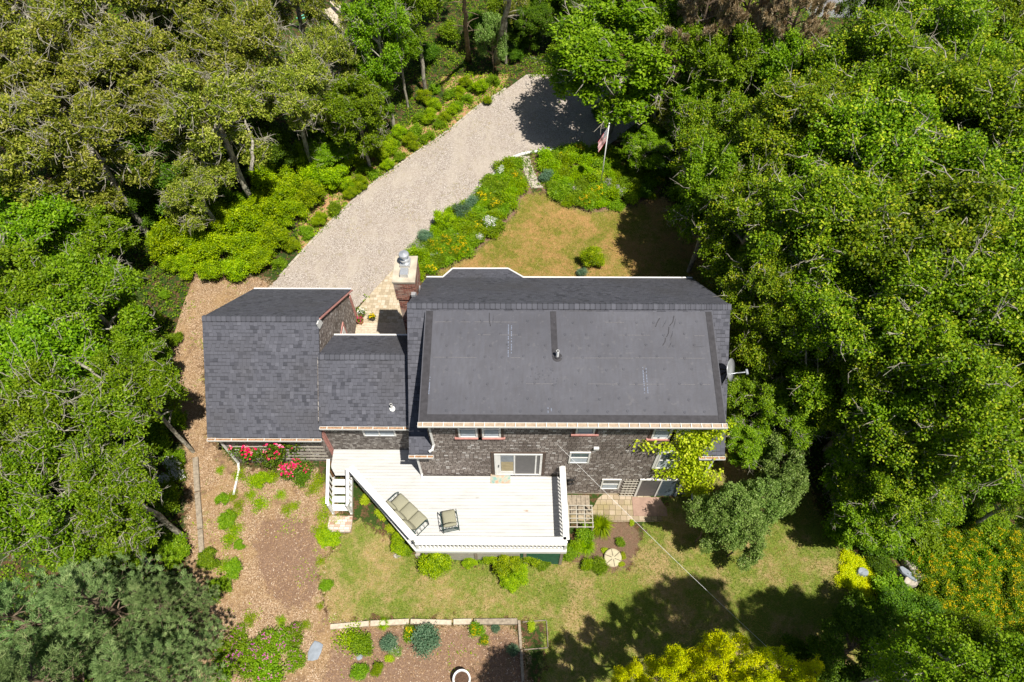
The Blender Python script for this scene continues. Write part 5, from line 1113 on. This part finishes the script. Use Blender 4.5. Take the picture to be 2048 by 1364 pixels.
ur = [(1340,280,.9),(1290,330,.8),(1345,345,.9),(1390,300,1.1),(1270,280,.7),(1370,390,1.),(1420,420,1.1),(1440,500,1.1),(1480,560,1.1),(1250,370,.5),(1290,385,.5),(1500,640,1.),(1330,240,1.),(1480,820,.9),(1700,980,1.1),(1690,1060,.9),(1760,1080,1.),(1640,830,1.),(1720,870,1.2),(1780,1180,.7),(1640,1340,1.),(1720,1230,.8),(1580,1300,.6),(1850,1080,.8),(1890,1020,.8),(1960,1040,.9),(1760,1130,.5)]
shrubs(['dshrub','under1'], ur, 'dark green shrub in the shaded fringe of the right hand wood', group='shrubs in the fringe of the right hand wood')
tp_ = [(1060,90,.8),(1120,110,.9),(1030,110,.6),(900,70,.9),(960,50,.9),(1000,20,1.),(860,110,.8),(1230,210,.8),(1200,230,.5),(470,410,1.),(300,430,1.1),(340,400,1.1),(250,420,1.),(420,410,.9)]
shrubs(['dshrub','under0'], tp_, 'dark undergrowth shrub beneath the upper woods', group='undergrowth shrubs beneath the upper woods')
# house surroundings
shrubs('bright1', [(1185,522,.62)], 'round lime green bush on the front lawn beside the north eave', cat='bush'); shrubs('blue', [(1165,547,.3)], 'small blue green plant at the foot of the round bush', cat='plant')
DS = [(940,1125,.3,'bright1','low bright plant between the two larger bushes below the deck'),(985,1125,.45,'bright2','bush at the left of the largest one below the deck'),(1035,1150,.5,'bright0','front lobe of the largest bush below the deck'),(1085,1125,.35,'under0','leafy plant before the dark green skirt'),(1135,1110,.4,'under1','leafy plant at the right deck corner'),(800,1095,.4,'bright0','leafy bush at the corner of the slanted railing'),(870,1130,.65,'bright1','leafy bush with pale flower heads right below the front deck rail'),(1015,1140,.62,'bright2','large green bush below the middle of the deck rail'),(1055,1120,.5,'bright0','green bush right of the largest one below the deck'),(1020,1165,.4,'bright1','lower lobe bush on the lawn below the middle of the deck'),(800,1080,.35,'bright2','green creeper bush under the slanted deck railing'),(815,1100,.3,'under0','dark leafy plant under the slanted deck railing corner'),(760,1030,.3,'lime','lime plant under the slanted railing near the stairs'),(735,1000,.28,'lime','lime plant right beside the deck stairs'),(785,1055,.25,'lime','lime plant halfway along the slanted railing'),(960,1115,.25,'under1','small plant beneath the deck fascia'),(1110,1110,.3,'under0','small leafy plant below the right deck corner')]
for u,v,r_,k,l in DS: shrubs(k,[(u,v,r_)],l,cat='bush',name='garden_bush')
for u,v,r_,k,l in [(1170,1070,.4,'green','tall grassy plant right of the deck corner'),(1150,1100,.35,'greenb','bushy perennial below the deck corner bed'),(1198,1133,.34,'green','round green plant left of the tan disc'),(1175,1130,.3,'greenb','small green plant beside the lawn in the disc bed'),(1240,1085,.2,'green','small plant above the tan disc'),(1248,1112,.16,'lime','tiny lime plant right of the tan disc'),(1210,1103,.16,'lime','tiny lime plant left of the tan disc'),(1262,1045,.14,'lime','tiny lime plant at the patio edge'),(1243,1130,.14,'lime','tiny lime plant below the tan disc')]: shrubs(k,[(u,v,r_)],l,cat='plant',name='garden_plant')
for u,v,r_,l in [(1200,1055,.75,'arching ornamental grass beside the lower patio'),(1172,1095,.55,'arching ornamental grass near the deck corner'),(768,1248,.35,'tuft of tall grass growing over the pale timber edging')]: p = gat(u,v); plant('grass',p.x,p.y,r_,1,l,'ornamental grass')
for u,v,r_,l in [(505,905,.8,'rose bush with few pink blooms, left one under the garage eave'),(580,905,1.05,'large rose bush covered in pink blooms under the garage eave'),(600,955,.6,'lower part of the pink roses in front of the garage wall')]: p = gat(u,v,.3); plant('rose',p.x,p.y,r_,1.15,l,'rose bush')
for u,v,r_ in [(640,960,.35),(655,1000,.3),(650,1030,.35),(640,1060,.35),(625,980,.3),(520,1010,.35),(575,1020,.28),(590,1010,.22),(660,1080,.5),(465,990,.25),(470,1030,.25),(545,950,.35),(510,960,.35),(560,990,.25),(695,990,.2),(470,1060,.3),(478,1010,.25),(460,1080,.35),(640,1120,.2),(650,1060,.3),(672,1040,.25),(500,990,.25),(530,965,.4),(480,950,.3),(600,960,.3),(440,940,.2),(450,1130,.3),(560,1240,.2),(610,1250,.2),(500,1240,.25),(640,1210,.15)]: 
    p = gat(u,v,.1); plant('weed' if r_ < .4 else 'bright0',p.x,p.y,r_,1,'low lime green plant in the mulch before the garage','plant','lime plants in the mulch before the garage',name='ground_plant')
for u,v,r_ in [(465,1300,.6),(500,1320,.6),(535,1300,.6),(560,1280,.5),(590,1270,.4),(450,1340,.5),(540,1340,.6),(590,1320,.4),(480,1270,.35)]: 
    p = gat(u,v,.1); plant('mag',p.x,p.y,r_,1,'sprawling green plant with magenta flowers in the lower left garden','flowering plant','magenta flowered plants of the lower left garden')
for u,v,r_,k,l in [(700,1272,.5,'weed','low spreading green herb under the pale edging'),(725,1290,.4,'green','green herb mound below the pale timber edging'),(780,1285,.35,'blue','blue green creeping herb in the lower bed'),(790,1300,.25,'lilac','grey creeping thyme in the lower bed'),(820,1270,.3,'yellow','yellow flowered plant right of the herbs under the edging'),(855,1285,.6,'blue','large blue green mound plant in the lower bed'),(955,1262,.3,'yellow','yellow flowered plant below the dark timber'),(970,1280,.2,'yellow','smaller yellow flowered plant in the lower bed shade'),(992,1258,.2,'blue','pale leaved mullein below the dark timber'),(1025,1302,.25,'blue','pale leaved mullein at the right end of the lower bed'),(1060,1252,.2,'lime','lime herb inside the grey garden frame'),(720,1345,.3,'green','reddish green plant at the bottom of the lower bed'),(755,1340,.25,'greenb','green plant at the bottom of the lower bed'),(778,1320,.18,'lime','tiny lime plant in the middle of the lower bed'),(653,1172,.25,'green','small brownish green tuft on the lawn edge')]: shrubs(k,[(u,v,r_)],l,cat='plant',name='bed_plant')
# flower beds by the drive
def scatter_bed(poly_uv, n, seed, dmin, kinds, label, group, avoid=()):
    rg = np.random.default_rng(seed); P_ = P(*poly_uv); xs = [p[0] for p in P_]; ys = [p[1] for p in P_]; out = []; tries = 0
    while len(out) < n and tries < 9000:
        tries += 1; x = rg.uniform(min(xs),max(xs)); y = rg.uniform(min(ys),max(ys))
        if not inside(np.array([x]),np.array([y]),P_)[0] or any((x-a)**2+(y-b)**2 < dmin**2 for a,b in out) or any((x-a)**2+(y-b)**2 < r2**2 for a,b,r2 in avoid): continue
        out.append((x,y)); k = kinds[rg.integers(len(kinds))]; plant(k,x,y,rg.uniform(.42,.6),rg.uniform(.55,.8),label[k],'flowering plant' if k in('yellow','daisy','lilac') else 'plant',group+' ('+LK[k]+')')
LK = dict(green='green perennials',greenb='bright perennials',blue='blue green plants',yellow='yellow daylilies',daisy='white daisies',lilac='lilac catmint',lime='lime plants',bright0='bright bushes')
sp = []
def spot(k,u,v,r_,l,cat='plant'): p = gat(u,v,.2); sp.append((p.x,p.y,r_*.75)); plant(k,p.x,p.y,r_,1.1,l,cat)
spot('daisy',975,455,.42,'mass of white daisies at the lawn side of the long bed','flowering plant'); spot('daisy',962,480,.3,'small white daisies trailing toward the lawn below the larger mass','flowering plant'); spot('daisy',990,445,.3,'white daisies at the upper end of the daisy mass','flowering plant'); spot('daisy',1000,343,.3,'white daisies beside the kerb at the top of the long bed','flowering plant')
for i,(u,v) in enumerate([(870,490),(890,485),(905,492),(920,482),(885,505),(905,510)]): spot('yellow',u,v,.36,['leftmost yellow daylily of the lower patch','second yellow daylily in the upper row of the patch','third yellow daylily in the upper row of the patch','rightmost yellow daylily of the patch','lower left yellow daylily of the patch','lower right yellow daylily of the patch'][i],'flowering plant')
spot('bright2',890,448,.62,'round bright green bush in the lower long bed'); spot('blue',852,478,.45,'blue green mound beside the driveway kerb'); spot('blue',925,430,.5,'blue green mound above the round bright bush'); spot('blue',942,408,.4,'blue green mound higher in the long bed'); spot('greenb',845,515,.45,'green bush at the lower tip of the long bed'); spot('green',880,525,.4,'low green bush beside the chimney bed'); spot('blue',1092,355,.4,'blue green mound at the left of the flagpole bed')
lab = {k:'%s in the long flower bed beside the driveway'%LK[k][:-1] if k!='daisy' else '' for k in LK}
scatter_bed([(815,520),(865,465),(905,435),(955,392),(990,354),(1018,328),(1030,324),(1032,348),(1042,384),(1022,416),(985,466),(945,503),(880,540),(835,550),(805,552)], 60, 5, .40, ['greenb']*5+['green']*4+['lilac','yellow'], dict(greenb='bright green perennial of the long driveway bed',green='mid green perennial of the long driveway bed',lilac='lilac flowered catmint of the long driveway bed',yellow='scattered yellow flowers of the long driveway bed'), 'long driveway bed', sp)
scatter_bed([(1075,318),(1130,303),(1215,298),(1290,305),(1325,360),(1302,392),(1262,410),(1190,423),(1130,408),(1100,374),(1088,345)], 70, 6, .42, ['greenb']*6+['green']*4+['lime','yellow','lilac'], dict(greenb='bright green perennial of the flagpole bed',green='mid green perennial of the flagpole bed',lilac='lilac flowered catmint of the flagpole bed',lime='lime green low plant of the flagpole bed',yellow='yellow flowered plant of the flagpole bed'), 'flagpole bed', sp)
# yellow flowered slope and golden ground cover at the lower right
rg_ = np.random.default_rng(12)
for u,v in [(1850,1110),(1890,1090),(1930,1075),(1975,1070),(2020,1080),(1870,1150),(1915,1130),(1960,1115),(2005,1120),(2045,1125),(1890,1190),(1930,1175),(1975,1160),(2025,1165),(1920,1215),(1965,1205),(2015,1205),(2045,1220),(1990,1240),(2040,1255),(1940,1245)]:
    p = gat(u+rg_.uniform(-8,8),v+rg_.uniform(-8,8),.5); plant('loose',p.x,p.y,.75,1.1,'yellow flowered loosestrife on the slope at the lower right','flowering plant','yellow loosestrife on the lower right slope')
for u,v in [(1700,1120),(1722,1130),(1700,1145),(1735,1150),(1712,1165),(1745,1170),(1765,1165),(1690,1160),(1780,1180),(1730,1185)]:
    p = gat(u,v,.1); plant('goldc',p.x,p.y,.42,1.,'golden ground cover plant at the right edge of the back lawn','plant','golden ground cover by the lawn')
for u,v in [(1850,1195),(1830,1210),(1870,1230),(1790,1215),(1870,1120),(1770,1100)]:
    p = gat(u,v,.1); plant('under1',p.x,p.y,.45,.7,'low green plant around the rock pile','plant','low plants around the rock pile',name='ground_plant')
for u,v in [(345,935),(335,960),(355,955),(325,985)]: p = gat(u,v,.2); plant('daisy',p.x,p.y,.4,1.,'patch of white daisies left of the timber edging','flowering plant','white daisies left of the timber edging')
# the climbing vine
def vine():
    rg = np.random.default_rng(9); o = tag(empty('climbing_vine',(7.6,HY0-.1,.1)), 'yellow green climbing vine covering the right part of the house wall', 'vine'); L0 = Vector(o.location)
    paths = [[(1395,985),(1385,940),(1375,900),(1380,865),(1400,850)],[(1385,940),(1400,900),(1420,870),(1440,850)],[(1378,900),(1350,890),(1320,888),(1280,884)],[(1375,880),(1360,865),(1352,855)],[(1380,930),(1360,940),(1330,942),(1305,940)],[(1380,930),(1350,925),(1365,915)],[(1390,960),(1400,930),(1410,905)],[(1395,985),(1410,960),(1430,940)],[(1390,880),(1410,880),(1400,860)],[(1375,900),(1395,915),(1385,880)],[(1405,880),(1430,860),(1448,842)],[(1370,930),(1372,960),(1380,985)]]
    pts = []; m = MB()
    for pth in paths:
        q = [aty(u,v,HY0-.05) for u,v in pth]; m.tube([tuple(a-L0) for a in q], .012, 5)
        for a,b in zip(q,q[1:]):
            n = max(2,int((b-a).length/.055))
            for i in range(n): c = a.lerp(b,i/n); pts.append((c.x-L0.x+rg.normal()*.17,HY0-.06-L0.y-abs(rg.normal())*.07,c.z-L0.z+rg.normal()*.17))
    pts = np.array(pts); m.build('stem', M['bark2'], o, world=False)
    V,Q,T = leaves(rg, pts, 11, .10, .11, .05, up=.15, flat=1., droop=.35, tmean=.5, tsd=.22); c = V.reshape(-1,4,3); V[:,1] = np.minimum(V[:,1], HY0-.02-L0.y)
    link('foliage', np_mesh('vine_foliage',V,Q,T), M['vine'], o, world=False)
vine()
# ------------------------------------------------------------------ stuff: grass, wood chips, leaf litter plants
def mask_pts(rg, n, key, lim=.5, x0=-17,x1=19,y0=1.5,y1=39):
    x = rg.uniform(x0,x1,n); y = rg.uniform(y0,y1,n); i = np.clip(((x+17)/.1).astype(int),0,359); j = np.clip(((y-1.5)/.1).astype(int),0,374); a = GA[key]; j = np.clip(j,0,a.shape[0]-1); i = np.clip(i,0,a.shape[1]-1); k = a[j,i] > lim
    k &= ~((x>-12.7)&(x<8.2)&(y>11.2)&(y<19.9)); return x[k],y[k]
def blades(rg, x, y, L, W, tint, flat=.3):
    n = len(x); a = rg.uniform(0,6.283,n); l = L*rg.uniform(.5,1.3,n); t = rg.uniform(flat,1,n); d = np.stack([np.cos(a)*t,np.sin(a)*t,np.sqrt(np.maximum(0,1.02-t*t))],1)*l[:,None]; s = np.stack([-np.sin(a),np.cos(a),np.zeros(n)],1)*W
    p = np.stack([x,y,G(x,y)+.0],1); V = np.stack([p-s,p+s,p+d+s*.3,p+d-s*.3],1).reshape(-1,3); return V, np.arange(n*4).reshape(-1,4), tint
rg = np.random.default_rng(77)
x,y = mask_pts(rg, 620000, 'lawn', .45); k = np.sin(x*1.9+np.sin(y*1.3)*1.5)*.5+np.sin(y*2.3+x*.7)*.5+np.sin(x*5.1-y*3.7)*.35
V,Q,T = blades(rg, x, y, .075, .008, np.clip(.36+k*.26+rg.normal(0,.22,len(x))+(y>15)*.24,0,1)); tag(link('grass', np_mesh('grass',V,Q,T), M['straw']), kind='stuff')
x,y = mask_pts(rg, 330000, 'mulch', .4); V,Q,T = blades(rg, x, y, .06, .012, np.clip(rg.normal(.5,.28,len(x)),0,1), flat=.93); tag(link('wood_chips', np_mesh('wood_chips',V,Q,T), M['chip']), kind='stuff')
x,y = mask_pts(rg, 24000, 'drive', .9, y0=20); k = (np.sin(x*1.7+y*.9)+np.sin(y*1.3-x*.6)+rg.normal(0,.5,len(x))) > 1.35; x,y = x[k],y[k]
V,Q,T = leaves(rg, np.stack([x,y,G(x,y)+.01],1), 3, .04, .045, .014, flat=.3); tag(link('gravel_weeds', np_mesh('gravel_weeds',V,Q,T), M['straw']), kind='stuff')
x,y = mask_pts(rg, 60000, 'slope', .35); i = np.clip(((x+17)/.1).astype(int),0,359); j = np.clip(((y-1.5)/.1).astype(int),0,GA['lawn'].shape[0]-1); k = (GA['drive'][j,i] < .1) & ((np.sin(x*2.1+y)+np.sin(y*2.7-x*1.1)+rg.normal(0,.6,len(x))) > -.5) & (rg.random(len(x)) < .5); x,y = x[k],y[k]
V,Q,T = leaves(rg, np.stack([x,y,G(x,y)+rg.uniform(.04,.32,len(x))],1), 7, .07, .085, .032, flat=.8, up=.6); tag(link('undergrowth', np_mesh('undergrowth',V,Q,T), M['bright']), kind='stuff')
x,y = mask_pts(rg, 26000, 'mulch', .6); k = (np.sin(x*1.6+y*1.1)+np.sin(y*2.2-x*1.9)+rg.normal(0,.55,len(x))) > 1.15; x,y = x[k],y[k]
V,Q,T = leaves(rg, np.stack([x,y,G(x,y)+.03],1), 5, .06, .06, .022, flat=.4, up=.6); tag(link('yard_weeds', np_mesh('yard_weeds',V,Q,T), M['bright']), kind='stuff')
# weeds and seedlings over the woodland floor
n = 46000; x = rg.uniform(-30,30,n); y = rg.uniform(2,48,n); inx = (x>-17)&(x<18.9)&(y>1.6)&(y<38.8); i = np.clip(((x+17)/.1).astype(int),0,359); j = np.clip(((y-1.5)/.1).astype(int),0,GA['lawn'].shape[0]-1)
pv_ = inside(x,y,PAV); op = (GA['lawn']+GA['drive']+GA['mulch']+GA['soil'])[j,i]; k = ~pv_ & ~(inx & (op > .25)) & ~((x>-12.7)&(x<8.2)&(y>9.5)&(y<19.9)); pz = np.sin(x*.9)*np.cos(y*.8+x*.3)+rg.normal(0,.5,n); k &= pz > -.35; x,y = x[k],y[k]
V,Q,T = leaves(rg, np.stack([x,y,G(x,y)+.10],1), 9, .10, .10, .035, flat=.6); tag(link('ground_cover', np_mesh('ground_cover',V,Q,T), M['mid']), kind='stuff')
for k,p in K.items():
    if k not in USED:
        for c in list(p.children): bpy.data.objects.remove(c)
        bpy.data.objects.remove(p)
for o in bpy.data.objects:
    for k in ('rc','zc'):
        if k in o: del o[k]

# ------------------------------------------------------------------ labels that single out look-alikes
MARK = {'the garage roof':(520,700),'the chimney':(808,560),'the flagpole':(1200,378),'the satellite dish':(1466,733),'the deck stairs':(690,970),'the patio sofa':(814,1026),'the rock pile':(1820,1145),
 'the tan disc':(1226,1115),'the round planter':(925,1355),'the timber edging':(400,1010),'the white daisies':(975,460),'the grey garden path':(1062,350),'the driveway kerb':(757,358),'the driveway top':(1120,140),
 'the bare trunks':(960,80),'the pink roses':(575,915),'the grey road':(1640,20),'the round bush':(1185,522),'the lower patio':(1250,1010),'the bottom right corner':(2000,1330),'the right edge':(2040,1120),'the golden ground cover':(1725,1145),'the pines':(250,1250),'the mulch clearing':(300,560),'the left edge':(10,560),'the slate stepping stone':(630,1302),'the house corner':(1430,930)}
def pix(p): d = p-CP; k = d.dot(FW); return 1024+F*d.dot(RT)/k, 682+F*d.dot(DN)/k
ORD = ['','second ','third ','fourth ','fifth ','sixth ','seventh ','eighth ','ninth ','tenth ','eleventh ','twelfth ']+['%dth '%i for i in range(13,40)]
by = {}
for o in bpy.data.objects:
    if o.parent is None and 'label' in o and 'group' in o: by.setdefault(o['label'],[]).append(o)
for lab_, os_ in by.items():
    if len(os_) < 2: continue
    w_ = lab_.split()[:6]
    while w_[-1] in ('the','in','of','on','at','a','and','with','between','along','above','from','around','before','beneath','driveway','shaded','right','lower','woodland','sunny','small','garden','long','flagpole','low'): w_.pop()
    short = ' '.join(w_); q = {}
    for o in os_:
        u,v = pix(Vector(o.location)); k = sorted(MARK, key=lambda n: (MARK[n][0]-u)**2+(MARK[n][1]-v)**2)[0]; dx,dy = u-MARK[k][0], v-MARK[k][1]
        side = ('right of' if dx > 0 else 'left of') if abs(dx) > abs(dy) else ('below' if dy > 0 else 'above'); q.setdefault(side+' '+k,[]).append((u,v,o))
    for k,l in q.items():
        l.sort(key=lambda t: t[0])
        for i,(u,v,o) in enumerate(l): o['label'] = short+', '+(k if len(l)==1 else (ORD[i] if i else 'leftmost ')+('from left ' if i else '')+k)
